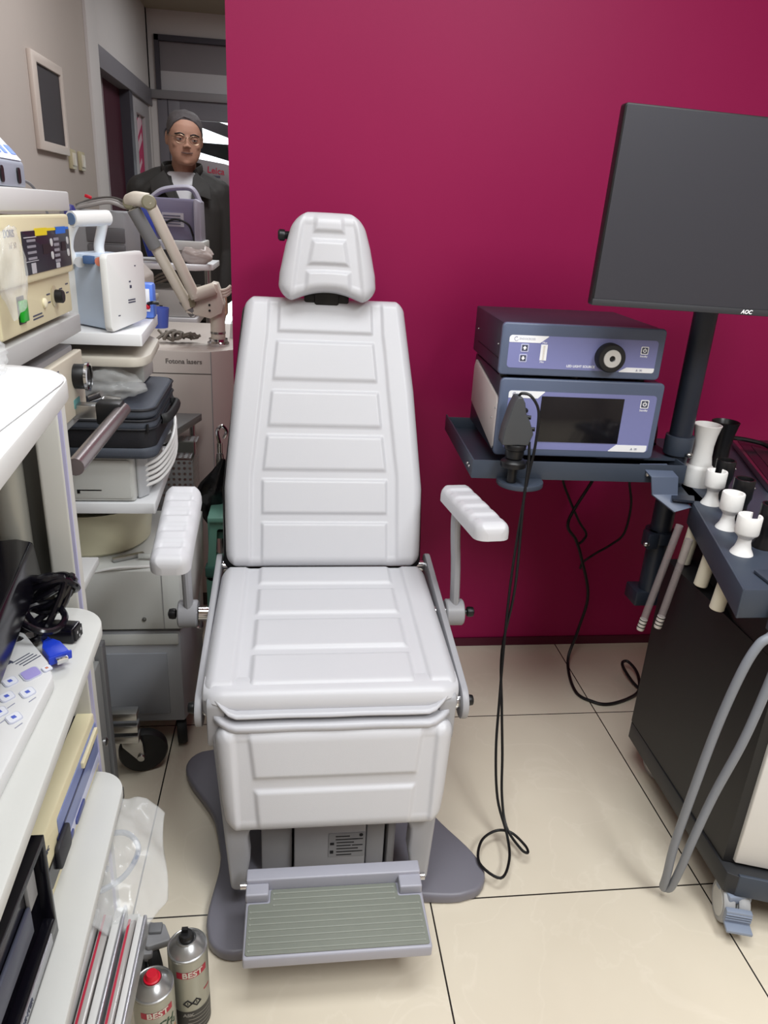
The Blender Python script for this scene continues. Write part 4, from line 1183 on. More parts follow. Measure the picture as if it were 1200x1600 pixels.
# ------------------------------------------------------------------ second cart (electrosurgery), facing the chair
M_cartwB = mat('white_grey_shelf', '#cfd0cf', .42)
M_cartgB = mat('satin_grey_shelf', '#b3b3b2', .4)
M_darkpanel = mat('black_membrane', '#191b28', .35)
cb = thing('instrument_cart', 'tall cart behind the nearest one, carrying the yellow generator', 'cart', (-.6, 1.3, 0))
for z0, z1, xr, y1, m in ((1.297, 1.329, -.398, 1.503, M_cartwB), (1.083, 1.117, -.398, 1.50, M_cartgB), (.922, .940, -.405, 1.47, M_cartgB), (.655, .672, -.37, 1.36, M_cartwB)):
    G().box(-.88, xr, 1.075, y1, z0, z1).build('shelf', m, cb, bev=.003)
for x, y in ((-.86, 1.46), (-.86, 1.10), (-.62, 1.478)):
    G().box(x-.015, x+.015, y-.012, y+.012, .10, 1.30).build('post', M_cartdark, cb, bev=.002)
dc = G().box(-.86, -.385, 1.075, 1.325, .12, .50).build('drawer_case', M_cartpost, cb, bev=.003)
dd = G().box(-.386, -.374, 1.09, 1.305, .15, .47).build('drawer_front', mat('mid_grey_drawer', '#8b8c8b', .45), dc, bev=.003)
for y, z in ((1.295, .27),): G().lathe([(.006, 0), (.006, .006), (.0085, .009), (.0085, .014), (.005, .017), (0, .017)], (-.376, 1.25, .315), (1, 0, 0), 20).build('knob', M_chrome, dd)
G().box(-.40, -.36, 1.07, 1.335, .095, .125).build('base_rail', mat('grey_aluminium_rail', '#77787a', .4, .4), cb, bev=.002)
G().box(-.40, -.368, 1.31, 1.335, .12, .50).build('corner_post', mat('grey_aluminium_rail', '#77787a', .4, .4), cb, bev=.002)
# side handle
hb = G().box(-.405, -.36, 1.405, 1.435, .935, .962).build('handle_bracket', M_steel, cb, bev=.003)
G().box(-.362, -.315, 1.40, 1.44, .925, .968).build('bracket_cap', M_black, hb, bev=.006)
G().tube([(-.318, 1.435, .948), (-.318, 1.40, .948), (-.318, 1.25, .948), (-.318, 1.09, .948)], .0135, n=16).build('handle_bar', mat('brownish_steel_bar', '#8b8182', .25, .7), cb)
# caster with chrome fork, seen beyond the drawer case
for z in (.205, .17, .14): G().box(-.43, -.352, 1.47, 1.50, z-.010, z+.010).build('bracket_bar', M_steel, cb, bev=.002)
wh = G().lathe([(.026, -.016), (.040, -.017), (.054, -.014), (.0585, -.006), (.0585, .006), (.054, .014), (.040, .017), (.026, .016)], (-.358, 1.535, .059), (.25, -.97, 0), 40).build('caster_wheel', M_blackrub, cb)
G().lathe([(0, -.010), (.034, -.010), (.037, -.015), (.037, .015), (.034, .010), (0, .010)], (-.358, 1.535, .059), (.25, -.97, 0), 32).build('wheel_disc', mat('worn_grey_disc', '#77786f', .5, .3), wh)
g = G().prism([(-.405, .125), (-.36, .125), (-.352, .10), (-.350, .052), (-.366, .05), (-.40, .09)], 'y', 1.505, 1.515)
g.cyl((-.358, 1.50, .059), (-.358, 1.52, .059), .009)
g.build('caster_fork', M_steel, wh, bev=.002)
# keypad unit on top
ku = thing('blue_key_unit', 'small grey unit with white and blue sloping key panel on top of the tall cart', 'control unit', (-.5, 1.2, 1.329))
G().prism([(-.405, 1.330), (-.405, 1.363), (-.46, 1.425), (-.66, 1.425), (-.66, 1.330)], 'y', 1.10, 1.298).build('case', mat('blue_grey_case', '#a2a9b8', .4), ku, bev=.003)
Mk = frame((0, 1, 0), (-.055, 0, .062), (-.4045, 1.122, 1.3635))
g = G().prism(rpoly([(.004, .004), (.172, .004), (.172, .080), (.004, .080)], .003), 'z', 0, .0012).xf(Mk); pn = g.build('key_panel', mat('white_blue_panel', '#dfe5f6', .35), ku)
for u, v, w_, h_, m in ((.150, .014, .020, .016, 'key_blue'), (.120, .014, .014, .016, 'key_blue'), (.095, .014, .014, .016, 'key_blue'), (.125, .044, .03, .014, 'key_maroon'), (.10, .066, .02, .010, 'key_blue'), (.14, .066, .016, .010, 'key_blue')):
    g = G().prism(rpoly([(u, v), (u+w_, v), (u+w_, v+h_), (u, v+h_)], .002), 'z', .001, .0022).xf(Mk)
    g.build('key', mat(m, '#5f86e0' if 'blue' in m else '#6b2238', .4), pn)
for y in (1.195, 1.265):
    G().prism(rpoly([(y-.006, 1.335), (y+.006, 1.335), (y+.006, 1.357), (y-.006, 1.357)], .0055), 'x', -.4055, -.4025).build('socket', M_black, ku)
# yellow electrosurgical generator
es = thing('electrosurgical_generator', 'ivory yellow generator with black key panel and green switch on the tall cart', 'medical device', (-.55, 1.29, 1.117))
G().box(-.80, -.412, 1.09, 1.462, 1.128, 1.287).build('housing', M_ivory, es, bev=.005)
up_ = VX('upper_front', M_ivory, 1.088, 1.464, 1.196, 1.292, -.415, -.392, es, .006, .004)
lo_ = VX('lower_front', M_ivory, 1.105, 1.462, 1.126, 1.200, -.415, -.400, es, .004, .003)
kp_ = VX('key_panel', M_darkpanel, 1.205, 1.452, 1.208, 1.270, -.393, -.3905, up_, .002, .0004)
def pan(name, hexc, y0, y1, z0, z1, parent=kp_, x=-.3903, r=.001): return VX(name, mat(name + hexc, hexc, .4), y0, y1, z0, z1, x-.0008, x, parent, r, 0)
pan('yellow_tab', '#e8d21c', 1.265, 1.325, 1.262, 1.273); pan('yellow_line', '#e8d21c', 1.325, 1.375, 1.268, 1.272)
pan('blue_tab', '#2370d6', 1.372, 1.430, 1.262, 1.273); pan('blue_line', '#2370d6', 1.43, 1.45, 1.268, 1.272)
pan('display', '#0b0a10', 1.295, 1.335, 1.234, 1.249, x=-.3900); pan('display', '#0b0a10', 1.398, 1.424, 1.234, 1.249, x=-.3900)
for y, z in ((1.342, 1.250), (1.342, 1.230), (1.435, 1.250), (1.435, 1.230)): pan('oval_key', '#c9cacb', y-.006, y+.006, z-.006, z+.006, x=-.3896, r=.005)
for i in range(5): pan('legend_key', '#8f8f98', 1.356, 1.384, 1.218+.0085*i, 1.2225+.0085*i, x=-.3900)
for i in range(4): pan('legend_key', '#8f8f98', 1.222, 1.262, 1.229+.0085*i, 1.2325+.0085*i, x=-.3900)
pan('pale_key', '#b9b9be', 1.358, 1.378, 1.209, 1.217, x=-.3898); pan('pale_key', '#b9b9be', 1.232, 1.252, 1.209, 1.224, x=-.3898)
pan('white_rule', '#d5d5da', 1.21, 1.268, 1.2605, 1.2615, x=-.3900); pan('white_rule', '#d5d5da', 1.21, 1.268, 1.2265, 1.2272, x=-.3900)
text('DORIS', .015, frame((0, 1, 0), (0, 0, 1), (-.3917, 1.155, 1.268)), M_dkbtn, 'lettering', up_)
text('HF 50', .012, frame((0, 1, 0), (0, 0, 1), (-.3917, 1.165, 1.252)), mat('tan_print', '#8f7d55', .5), 'lettering', up_)
sw_ = VX('switch_recess', M_black, 1.176, 1.206, 1.140, 1.180, -.4005, -.3990, lo_, .002, 0)
VX('green_switch', mat('green_rocker', '#11a023', .3), 1.178, 1.204, 1.143, 1.174, -.400, -.393, lo_, .002, .002)
g = G().lathe([(.017, 0), (.0175, .001), (.012, .003), (0, .003)], (-.3998, 1.358, 1.163), (1, 0, 0), 28).build('dial_plate', mat('pale_dial', '#c8bfa0', .35, .3), lo_)
G().lathe([(.011, .002), (.011, .014), (.009, .016), (0, .016)], (-.3998, 1.358, 1.163), (1, 0, 0), 20).build('dial_knob', M_black, lo_)
G().lathe([(.008, 0), (.008, .003), (.005, .005), (0, .005)], (-.3998, 1.30, 1.158), (1, 0, 0), 18).build('ivory_button', mat('pale_ivory', '#ebe4c8', .35), lo_)
for y, z, w_ in ((1.318, 1.168, .018), (1.318, 1.155, .018), (1.39, 1.17, .018), (1.39, 1.158, .016), (1.43, 1.175, .016), (1.43, 1.160, .016), (1.24, 1.138, .05), (1.24, 1.143, .045)):
    VX('fine_print', M_dkbtn, y, y+w_, z, z+.0022, -.4002, -.3994, lo_, .0004, 0)
o = crumple('specimen_bag', (-.375, 1.105, 1.222), .05, (.24, .85, 1.05), M_film, 8.4, .3)
tag(o, 'clear bag hanging in front of the yellow generator', 'plastic bag')
# cream device under it
cd = thing('light_projector', 'cream device with black front connector, on the shelf below the yellow generator', 'medical device', (-.55, 1.3, .94))
G().box(-.80, -.412, 1.09, 1.475, .945, 1.062).build('housing', M_ltgrey, cd, bev=.003)
fr_ = VX('front', M_ivory2, 1.085, 1.485, .942, 1.052, -.413, -.398, cd, .003, .002)
G().lathe([(.023, 0), (.023, .018), (.021, .022), (.0, .022)], (-.398, 1.425, 1.012), (1, 0, 0), 32).build('connector', M_black, cd)
G().lathe([(.0235, .020), (.0265, .021), (.0265, .026), (.0215, .027)], (-.398, 1.425, 1.012), (1, 0, 0), 32, cap=False).build('chrome_rim', M_chrome, cd)
for y, z, m in ((1.30, 1.035, M_dkbtn), (1.33, 1.0, M_dkbtn)): VX('mark', m, y, y+.03, z, z+.006, -.3984, -.3974, fr_, .001, 0)
VX('teal_sticker', mat('teal_print', '#5f9a98', .5), 1.40, 1.44, .955, .972, -.3984, -.3974, fr_, .003, 0)
VX('display', M_black, 1.27, 1.325, 1.018, 1.030, -.3984, -.3974, fr_, .001, 0)

# ------------------------------------------------------------------ third cart with white shelves facing the room
cc = thing('supply_cart', 'white shelved cart farther back, holding the suction unit and the dark case', 'cart', (-.55, 1.75, 0))
M_cartwC = mat('bright_white_shelf', '#e3e4e6', .4)
G().prism(rpoly([(-.86, 1.60), (-.306, 1.60), (-.326, 1.92), (-.86, 1.92)], .004), 'z', 1.040, 1.065).build('top_shelf', M_cartwC, cc, bev=.002)
G().prism(rpoly([(-.86, 1.60), (-.31, 1.60), (-.30, 1.66), (-.315, 1.86), (-.36, 1.93), (-.86, 1.93)], [.005, .06, .06, .06, .05, .01], 8), 'z', .995, 1.015).build('beige_undershelf', mat('beige_laminate', '#c2bcb0', .45), cc, bev=.004)
G().prism(rpoly([(-.86, 1.60), (-.302, 1.60), (-.318, 2.04), (-.86, 2.04)], .004), 'z', .664, .690).build('shelf', M_cartwC, cc, bev=.002)
for x, y in ((-.445, 1.945), (-.84, 1.64), (-.84, 1.945)): G().box(x-.02, x+.02, y-.015, y+.015, .06, 1.04).build('post', mat('brown_grey_post', '#5c5450', .5), cc, bev=.002)
lc = G().prism([(-.86, 1.60), (-.259, 1.60), (-.236, 1.69), (-.245, 1.98), (-.86, 1.98)], 'z', .362, .520).build('upper_box', M_shelfA, cc, bev=.004)
G().box(-.30, -.2985, 1.5985, 1.6005, .365, .517).build('box_seam', M_ltgrey, lc)
G().sphere((-.345, 1.598, .392), .005, 10).build('box_screw', M_cartdark, lc)
lw_ = G().prism([(-.86, 1.61), (-.266, 1.61), (-.250, 1.66), (-.258, 1.96), (-.86, 1.96)], 'z', .085, .352).build('lower_box', mat('blue_grey_cabinet', '#a4a6ab', .45), cc, bev=.004)
G().box(-.60, -.300, 1.607, 1.612, .11, .29).build('inset_panel', mat('mid_grey_blue_panel', '#93969d', .45), lw_, bev=.002)
G().box(-.60, -.27, 1.606, 1.612, .315, .345).build('pale_strip', M_shelfA, lw_, bev=.002)
for x, y in ((-.28, 1.64), (-.29, 1.93), (-.80, 1.64), (-.80, 1.93)):
    wv = G().lathe([(.012, -.012), (.038, -.012), (.040, -.008), (.040, .008), (.038, .012), (.012, .012)], (x, y, .040), (1, .2, 0), 24).build('caster', M_blackrub, cc)
    G().cyl((x, y, .04), (x, y, .09), .010).build('fork', M_steel, wv)
G().tube([(-.25, 1.72, .30), (-.232, 1.72, .295), (-.226, 1.72, .31), (-.228, 1.72, .36)], .004, n=8).build('wire_hook', M_chrome, cc)

# suction unit with carrying handle
su = thing('suction_unit', 'pale blue and white portable suction unit with carrying handle on the white shelf', 'suction unit', (-.38, 1.68, 1.065))
M_paleblue = mat('pale_blue_translucent', '#c6d6ea', .25, var=.04)
M_suw = mat('glossy_white_shell', '#e6e7e6', .3)
bl = [(-.376, 1.618), (-.352, 1.655), (-.36, 1.74), (-.46, 1.74), (-.468, 1.712)]
bl = [(-.368, 1.615), (-.345, 1.745), (-.43, 1.80), (-.462, 1.70)]
bd = G().prism(rpoly(bl, .006), 'z', 1.068, 1.214).build('body', M_paleblue, su, bev=.005)
pv = [(-.378, 1.600), (-.366, 1.592), (-.326, 1.745), (-.340, 1.752)]
Mq = frame(V((-.326+.372, 1.748-1.598, 0)), (0, 0, 1), (-.372, 1.598, 1.0665))
g = G().prism(rpoly([(0, 0), (.155, .012), (.155, .155), (0, .153)], .012), 'z', -.007, .009).xf(Mq); pt_ = g.build('white_lid', M_suw, su, bev=.003)
g = G()
for q in ((.075, .052, .03, .0025), (.075, .057, .03, .0025), (.085, .082, .008, .006), (.083, .094, .007, .003), (.03, .03, .008, .002), (.11, .125, .006, .002)): g.box(q[0], q[0]+q[2], q[1], q[1]+q[3], .0086, .0096)
g.xf(Mq)
for v in g.b.verts: pass
g.build('lid_print', M_dkbtn, pt_)
g = G().cyl((-.385, 1.628, 1.203), (-.382, 1.618, 1.203), .0085, n=20); g.build('red_cap', mat('salmon_red_cap', '#cf7a63', .4), bd)
G().box(-.42, -.395, 1.640, 1.655, 1.196, 1.212).build('blue_gauge', mat('slate_blue_gauge', '#46618c', .35), bd, bev=.002)
G().cyl((-.432, 1.662, 1.198), (-.428, 1.648, 1.198), .010, n=18).build('port', M_greypl, bd)
G().box(-.472, -.445, 1.69, 1.735, 1.075, 1.21).build('white_edge', M_suw, su, bev=.006)
hd = G().cyl((-.438, 1.655, 1.280), (-.386, 1.735, 1.284), .0155, n=28)
hd.tube([(-.434, 1.664, 1.276), (-.450, 1.672, 1.25), (-.457, 1.68, 1.22), (-.450, 1.69, 1.195)], .0115, n=12)
hd.tube([(-.392, 1.725, 1.276), (-.402, 1.735, 1.25), (-.409, 1.74, 1.225), (-.406, 1.74, 1.20)], .0105, n=12)
hd.build('carry_handle', M_suw, su)
G().cyl((-.4392, 1.6532, 1.280), (-.4378, 1.6554, 1.280), .0115, n=24).build('handle_cap', mat('slate_blue_cap', '#5a7296', .35), su)
# blue box behind
bb = thing('blue_monitor_box', 'small bright blue device standing behind the white suction unit lid', 'medical device', (-.34, 1.85, 1.065))
G().box(-.40, -.318, 1.83, 1.87, 1.066, 1.145).build('case', mat('cornflower_blue', '#5e86e6', .35), bb, bev=.006)
G().box(-.344, -.326, 1.8265, 1.8305, 1.082, 1.133).build('label', M_film_w, bb, bev=.001)
G().sphere((-.331, 1.825, 1.093), .006, 10).build('red_knob', M_red, bb)
G().tube([(-.330, 1.825, 1.10), (-.318, 1.815, 1.104), (-.305, 1.82, 1.103)], .004, n=8).build('black_probe', M_black, bb)
t = thing('blue_cup', 'deep blue plastic cup beyond the white shelf end', 'cup', (-.315, 2.0, .96))
G().lathe([(0, 0), (.022, 0), (.027, .05), (.0255, .05), (.021, .003), (0, .003)], (-.34, 2.02, 1.018), (0, 0, 1), 28).build('body', mat('deep_blue_plastic', '#4a5aa8', .35), t)

# clear tubing bag and dark recorder between the shelves
o = crumple('tubing_pouch', (-.385, 1.62, .955), .05, (1.25, .7, .62), M_film, 12.7, .4)
tag(o, 'crumpled clear pouch with fittings on top of the dark case', 'plastic bag')
t = thing('chrome_fittings', 'small chrome fittings inside the clear pouch', 'fittings', (-.40, 1.60, .93))
G().cyl((-.42, 1.60, .925), (-.395, 1.60, .935), .012).build('ring', M_chrome, t); G().cyl((-.40, 1.61, .928), (-.36, 1.61, .924), .007).build('pin', M_chrome, t)
t = thing('recorder_unit', 'white device with dark lid tucked under the beige curved shelf', 'medical device', (-.36, 1.8, .92))
G().box(-.56, -.345, 1.80, 1.925, .92, .965).build('housing', M_shelfA, t, bev=.003)
G().box(-.56, -.352, 1.79, 1.92, .966, .985).build('lid', mat('charcoal_lid', '#2c2b30', .4), t, bev=.003)
# padded case
sc_ = thing('padded_case', 'dark slate zipped soft case lying on the printer', 'case', (-.38, 1.74, .80))
M_fabric = mat('slate_nylon', '#434852', .62, var=.08, vscale=120, bump=.25, bscale=500)
M_fabd = mat('black_nylon', '#17171d', .6, bump=.2, bscale=500)
ol = rpoly([(-.72, 1.575), (-.287, 1.575), (-.293, 1.905), (-.72, 1.93)], [.02, .035, .04, .02], 8)
G().prism(ol, 'z', .800, .828).build('lower_shell', M_fabric, sc_, bev=.010, seg=3)
def shrink(P, k): 
    cx_ = sum(p[0] for p in P)/len(P); cy_ = sum(p[1] for p in P)/len(P)
    return [(cx_+(p[0]-cx_)*k, cy_+(p[1]-cy_)*k) for p in P]
G().prism(shrink(ol, .99), 'z', .826, .868).build('middle_band', M_fabd, sc_, bev=.003)
G().prism(ol, 'z', .866, .888).build('zip_band', M_fabric, sc_, bev=.006)
G().prism(ol, 'z', .888, .915).build('lid', M_fabric, sc_, bev=.010, seg=3)
for z in (.887, .868, .910):
    L_ = [(p[0]*1.0, p[1], z) for p in shrink(ol, 1.003)]
    G().tube(L_, .0028, n=6, sub=1, closed=True).build('piping', M_fabd, sc_)
zp = G().box(-.305, -.300, 1.572, 1.580, .862, .880); zp.build('zip_pull', M_black, sc_, bev=.001)
g = G().tube([(-.288, 1.66, .87), (-.272, 1.68, .872), (-.272, 1.80, .872), (-.289, 1.82, .87)], .008, n=10, flat=(1, 1.4)); g.build('carry_grip', M_blackrub, sc_)
# printer under the case
pt = thing('document_printer', 'light grey printer under the slate case', 'printer', (-.45, 1.75, .69))
G().prism(rpoly([(-.80, 1.605), (-.344, 1.605), (-.350, 1.90), (-.80, 1.90)], .01), 'z', .692, .798).build('housing', M_shelfA, pt, bev=.006)
G().prism(rpoly([(-.344, 1.615), (-.322, 1.65), (-.330, 1.90), (-.36, 1.90)], .005), 'z', .692, .796).build('side_flank', M_greypl, pt, bev=.004)
G().box(-.47, -.415, 1.602, 1.606, .717, .722).build('paper_slot', mat('soft_grey_slot', '#8f908c', .5), pt, bev=.001)
G().box(-.468, -.462, 1.601, 1.605, .712, .721).build('latch', M_black, pt)
g = G().prism(rpoly([(-.478, .70), (-.352, .70), (-.352, .79), (-.478, .79)], .006), 'y', 1.602, 1.606); g.build('front_door', M_shelfA, pt, bev=.001)
for k in range(5):
    o = G().tube([(-.335, 1.64, .715+.012*k), (-.300, 1.68, .722+.013*k), (-.285, 1.78, .735+.014*k), (-.292, 1.88, .76+.014*k), (-.32, 1.93, .79+.012*k)], .0042, n=8)
    tag(o.build('white_cable', M_whitep), 'white cable looping around the right end of the printer', 'cable', 'white cables looped round the printer')
# cream basin and tube on the lower box
t = thing('cream_basin', 'cream plastic basin on the grey box under the white shelf', 'basin', (-.45, 1.8, .52))
g = G().lathe([(0, 0), (.118, 0), (.130, .01), (.142, .11), (.146, .115), (.136, .112), (.124, .012), (0, .01)], (-.485, 1.79, .521), (0, 0, 1), 48); g.build('body', mat('yellowed_cream', '#c9c4a9', .4), t)
tag(G().tube([(-.36, 1.66, .530), (-.31, 1.66, .535), (-.285, 1.70, .56), (-.268, 1.74, .62), (-.272, 1.80, .64)], .0065, n=10).build('drain_tube', mat('clear_pale_tube', '#d8dad6', .2, alpha=.6)), 'clear bent drain tube standing on the grey box', 'tube')
tag(G().tube([(-.47, 1.605, .510), (-.40, 1.60, .528), (-.32, 1.62, .524), (-.262, 1.64, .535), (-.255, 1.68, .60), (-.262, 1.78, .66)], .0035, n=8).build('white_lead', M_whitep), 'thin white lead draped across the grey box top', 'cable')
tag(G().obox((-.385, 1.665, .526), (.075, .012, .010), Matrix.Rotation(.5, 3, 'Z')).build('steel_clip', M_steel, bev=.002), 'small steel clip on the grey box below the basin', 'clip')

# ------------------------------------------------------------------ things on the floor between carts and laser
t = thing('wire_basket', 'grey perforated metal basket behind the white shelved cart', 'basket', (-.33, 2.15, .45))
M_perf = mat('grey_perforated_metal', '#8c8a8b', .45, .3)
def perf(g, o, ex, ey, w_, h_, nx, ny, r, th=.002):
    ex, ey = V(ex), V(ey); ez = ex.cross(ey)
    for i in range(nx):
        for j in range(ny):
            x0, x1, y0, y1 = w_*i/nx, w_*(i+1)/nx, h_*j/ny, h_*(j+1)/ny
            cxx, cyy = (x0+x1)/2, (y0+y1)/2
            sq = [(x0, y0), (cxx, y0), (x1, y0), (x1, cyy), (x1, y1), (cxx, y1), (x0, y1), (x0, cyy)]
            ci_ = [(cxx + r*math.cos(PI*1.25+PI/4*k), cyy + r*math.sin(PI*1.25+PI/4*k)) for k in range(8)]
            A = [g.b.verts.new(V(o)+ex*a+ey*b) for a, b in sq]; B = [g.b.verts.new(V(o)+ex*a+ey*b) for a, b in ci_]
            for k in range(8): g.b.faces.new((A[k], A[(k+1) % 8], B[(k+1) % 8], B[k]))
g = G(); perf(g, (-.42, 2.08, .40), (1, 0, 0), (0, 0, 1), .14, .235, 9, 14, .0045); perf(g, (-.28, 2.08, .40), (0, 1, 0), (0, 0, 1), .14, .235, 8, 14, .0045)
g.build('wall', M_perf, t)
G().box(-.418, -.282, 2.083, 2.22, .40, .404).build('bottom', M_perf, t)
g = G(); perf(g, (-.41, 2.085, .640), (1, 0, 0), (0, 1, 0), .125, .055, 8, 4, .0045); g.build('front_tray', M_perf, t)
g = G(); perf(g, (-.41, 2.155, .668), (1, 0, 0), (0, 1, 0), .135, .06, 8, 4, .0045); g.build('rear_tray', M_perf, t)
G().box(-.415, -.283, 2.138, 2.150, .640, .672).build('divider', M_cartdark, t)
G().box(-.415, -.40, 2.085, 2.22, .0, .40).build('leg', M_perf, t); G().box(-.30, -.285, 2.085, 2.22, 0, .40).build('leg', M_perf, t)
t = thing('side_table', 'narrow dark grey steel table top beyond the perforated basket', 'table', (-.40, 2.2, 0))
G().prism([(-.50, 2.02), (-.345, 2.02), (-.272, 2.28), (-.50, 2.28)], 'z', .700, .722).build('top', mat('dark_steel_top', '#6f6f70', .4, .5), t, bev=.002)
for x, y in ((-.48, 2.25), (-.30, 2.26), (-.48, 2.07)): G().cyl((x, y, 0), (x, y, .70), .009).build('leg', M_steel, t)
t = thing('step_stool', 'sea green plastic step stool behind the left armrest', 'stool', (-.22, 1.93, 0))
M_green = mat('sea_green_plastic', '#6b9c8c', .45)
g = G().prism(rpoly([(-.234, .33), (-.115, .33), (-.128, .515), (-.218, .515)], .012), 'y', 1.915, 1.94, holes=[rpoly([(-.206, .405), (-.142, .405), (-.146, .49), (-.200, .49)], .008)[::-1]])
g.build('front_panel', M_green, t, bev=.002)
G().box(-.224, -.122, 1.94, 2.02, .45, .472).build('inner_shelf', mat('deep_sea_green', '#487267', .5), t, bev=.002)
G().box(-.224, -.122, 1.90, 2.02, .515, .53).build('step_top', M_green, t, bev=.004)
G().prism([(1.94, .0), (1.965, .0), (1.955, .515), (1.94, .515)], 'x', -.228, -.216).build('leg', M_green, t, bev=.002)
G().prism([(1.94, .0), (1.965, .0), (1.955, .515), (1.94, .515)], 'x', -.132, -.12).build('leg', M_green, t, bev=.002)
G().box(-.236, -.113, 1.908, 1.945, .345, .375).build('lower_lip', mat('deep_sea_green', '#487267', .5), t, bev=.003)
g = G().prism([(-.234, .0), (-.212, .0), (-.212, .34), (-.234, .34)], 'y', 1.915, 1.94); g.build('leg', M_green, t)
g = G().prism([(-.137, .0), (-.115, .0), (-.115, .34), (-.137, .34)], 'y', 1.915, 1.94); g.build('leg', M_green, t)
g = G()
rg = []
for z, r_, ox in ((.66, .006, .035), (.625, .020, .022), (.59, .036, .008), (.555, .042, -.004), (.515, .036, -.002), (.48, .028, .004), (.45, .012, .006)):
    rg.append([V((-.222+ox + r_*math.cos(a)*(1+.25*noise.noise(V((a*2, z*30, 1)))), 2.02 + .6*r_*math.sin(a), z)) for a in [2*PI*k/22 for k in range(22)]])
o = g.rings(rg).build('refuse_bag', mat('glossy_black_film', '#0c0c0e', .2, bump=.6, bscale=60), ang=60)
tag(o, 'black plastic bag hanging beside the chair back', 'plastic bag')
t = thing('drip_stand', 'slim chrome stand standing behind the chair back', 'stand', (-.195, 2.04, 0))
G().cyl((-.198, 2.045, 0), (-.198, 2.045, .70), .008).build('pole', M_chrome, t)
G().tube([(-.198, 2.04, .70), (-.203, 2.04, .735), (-.190, 2.04, .75), (-.178, 2.04, .735), (-.185, 2.04, .715)], .005, n=8).build('hook', M_chrome, t)
G().lathe([(.010, .0), (.012, .02), (.012, .05), (.009, .07)], (-.198, 2.04, .60), (0, 0, 1), 16).build('clamp', M_steel, t)
G().lathe([(0, 0), (.06, 0), (.055, .015), (0, .02)], (-.198, 2.10, 0), (0, 0, 1), 24).build('foot', M_steel, t)

# ------------------------------------------------------------------ laser console with its articulated arm
la = thing('laser_console', 'beige laser console with an articulated arm folded above it', 'laser', (-.32, 2.6, 0))
M_laser = mat('warm_beige_console', '#c2b9b1', .45, var=.015)
M_arm = mat('ivory_arm_tube', '#dcd4c6', .4); M_armd = mat('olive_joint_cap', '#8f8a72', .5); M_armg = mat('grey_arm_sleeve', '#7f7f80', .45)
body = G().prism(rpoly([(-.50, 2.345), (-.245, 2.345), (-.172, 2.40), (-.172, 2.95), (-.50, 2.95)], [.01, .02, .02, .02, .01]), 'z', .06, .902).build('housing', M_laser, la, bev=.006)
for a, b in (((-.50, .831), (-.245, .831)), ((-.50, .36), (-.245, .36))): G().box(a[0], b[0], 2.3435, 2.3455, a[1]-.001, a[1]+.001).build('panel_seam', M_cartdark, body)
G().box(-.2465, -.2445, 2.3430, 2.3460, .06, .90).build('panel_seam', M_ltgrey, body)
G().box(-.49, -.19, 2.37, 2.93, .0, .06).build('plinth', M_cartdark, la)
text('Fotona lasers', .0205, frame((1, 0, 0), (0, 0, 1), (-.328, 2.3445, .868)), mat('taupe_print', '#6f6864', .5), 'lettering', body, bold=.0005)
G().lathe([(.035, 0), (.035, .010), (.030, .014), (.030, .022)], (-.232, 2.46, .902), (0, 0, 1), 28).build('chrome_foot', M_chrome, la)
cl = G().cyl((-.232, 2.46, .92), (-.232, 2.46, 1.02), .023, n=28).build('column', M_arm, la)
G().lathe([(.0245, 0), (.0245, .006)], (-.232, 2.46, .94), (0, 0, 1), 28).build('column_ring', M_steel, cl)
bk = G().prism(rpoly([(-.325, 1.005), (-.325, 1.052), (-.31, 1.068), (-.268, 1.068), (-.245, 1.098), (-.228, 1.095), (-.208, 1.035), (-.215, 1.008), (-.25, .99)], .004), 'y', 2.42, 2.50).build('base_joint', M_arm, la, bev=.006)
G().cyl((-.306, 2.414, 1.037), (-.306, 2.422, 1.037), .014).build('joint_cap', M_armd, bk)
for z in (1.032, 1.015): G().cyl((-.252, 2.417, z), (-.252, 2.421, z), .0035).build('screw', M_black, bk)
g = G()
for k in range(3): g.tube([(-.235, 2.47, 1.052+.009*k), (-.205, 2.47, 1.057+.009*k), (-.19, 2.48, 1.07+.008*k)], .005, n=8)
g.build('bellows', M_arm, bk)
tj = G().tube([(-.462, 2.38, 1.318), (-.44, 2.36, 1.325), (-.405, 2.36, 1.322)], .021, n=18).build('top_joint', M_arm, la)
for x, y, z, d in ((-.462, 2.368, 1.316, (-.5, -.8, .1)), (-.402, 2.338, 1.318, (.2, -1, .15))): G().lathe([(.021, 0), (.021, .004), (.017, .008), (0, .009)], (x, y, z), d, 20).build('joint_cap', M_armd, tj)
G().tube([(-.402, 2.345, 1.318), (-.29, 2.40, 1.055)], .0165, n=20, sub=1).build('front_tube', M_arm, la)
G().tube([(-.452, 2.375, 1.30), (-.315, 2.43, 1.02)], .0165, n=20, sub=1).build('rear_tube', M_arm, la)
G().tube([(-.451, 2.365, 1.298), (-.40, 2.388, 1.195)], lambda t: .020, n=16, sub=1).build('grey_sleeve', M_armg, la)
G().tube([(-.330, 2.43, 1.045), (-.30, 2.44, 1.003)], .019, n=14, sub=1).build('tube_socket', M_armg, la)
G().cyl((-.30, 2.40, 1.060), (-.235, 2.41, 1.082), .019, n=20).cyl((-.236, 2.41, 1.0815), (-.231, 2.41, 1.083), .014).build('elbow', M_arm, la)
g = G()
for k in range(7):
    pts = [(-.41+.016*math.sin(k*2.1+j*1.7)+.021*j, 2.47+.03*math.sin(k+j*1.1), .915+.012*(1+math.sin(j*1.9+k))) for j in range(6)]
    g.tube(pts, .0048, n=6)
tag(g.build('cable_bundle', mat('taupe_cable', '#6e675e', .55)), 'heap of taupe cables lying on the laser console top', 'cables', kind='stuff')
t = thing('clear_bottle', 'small clear bottle with black cap on the console edge', 'bottle', (-.19, 2.62, .902))
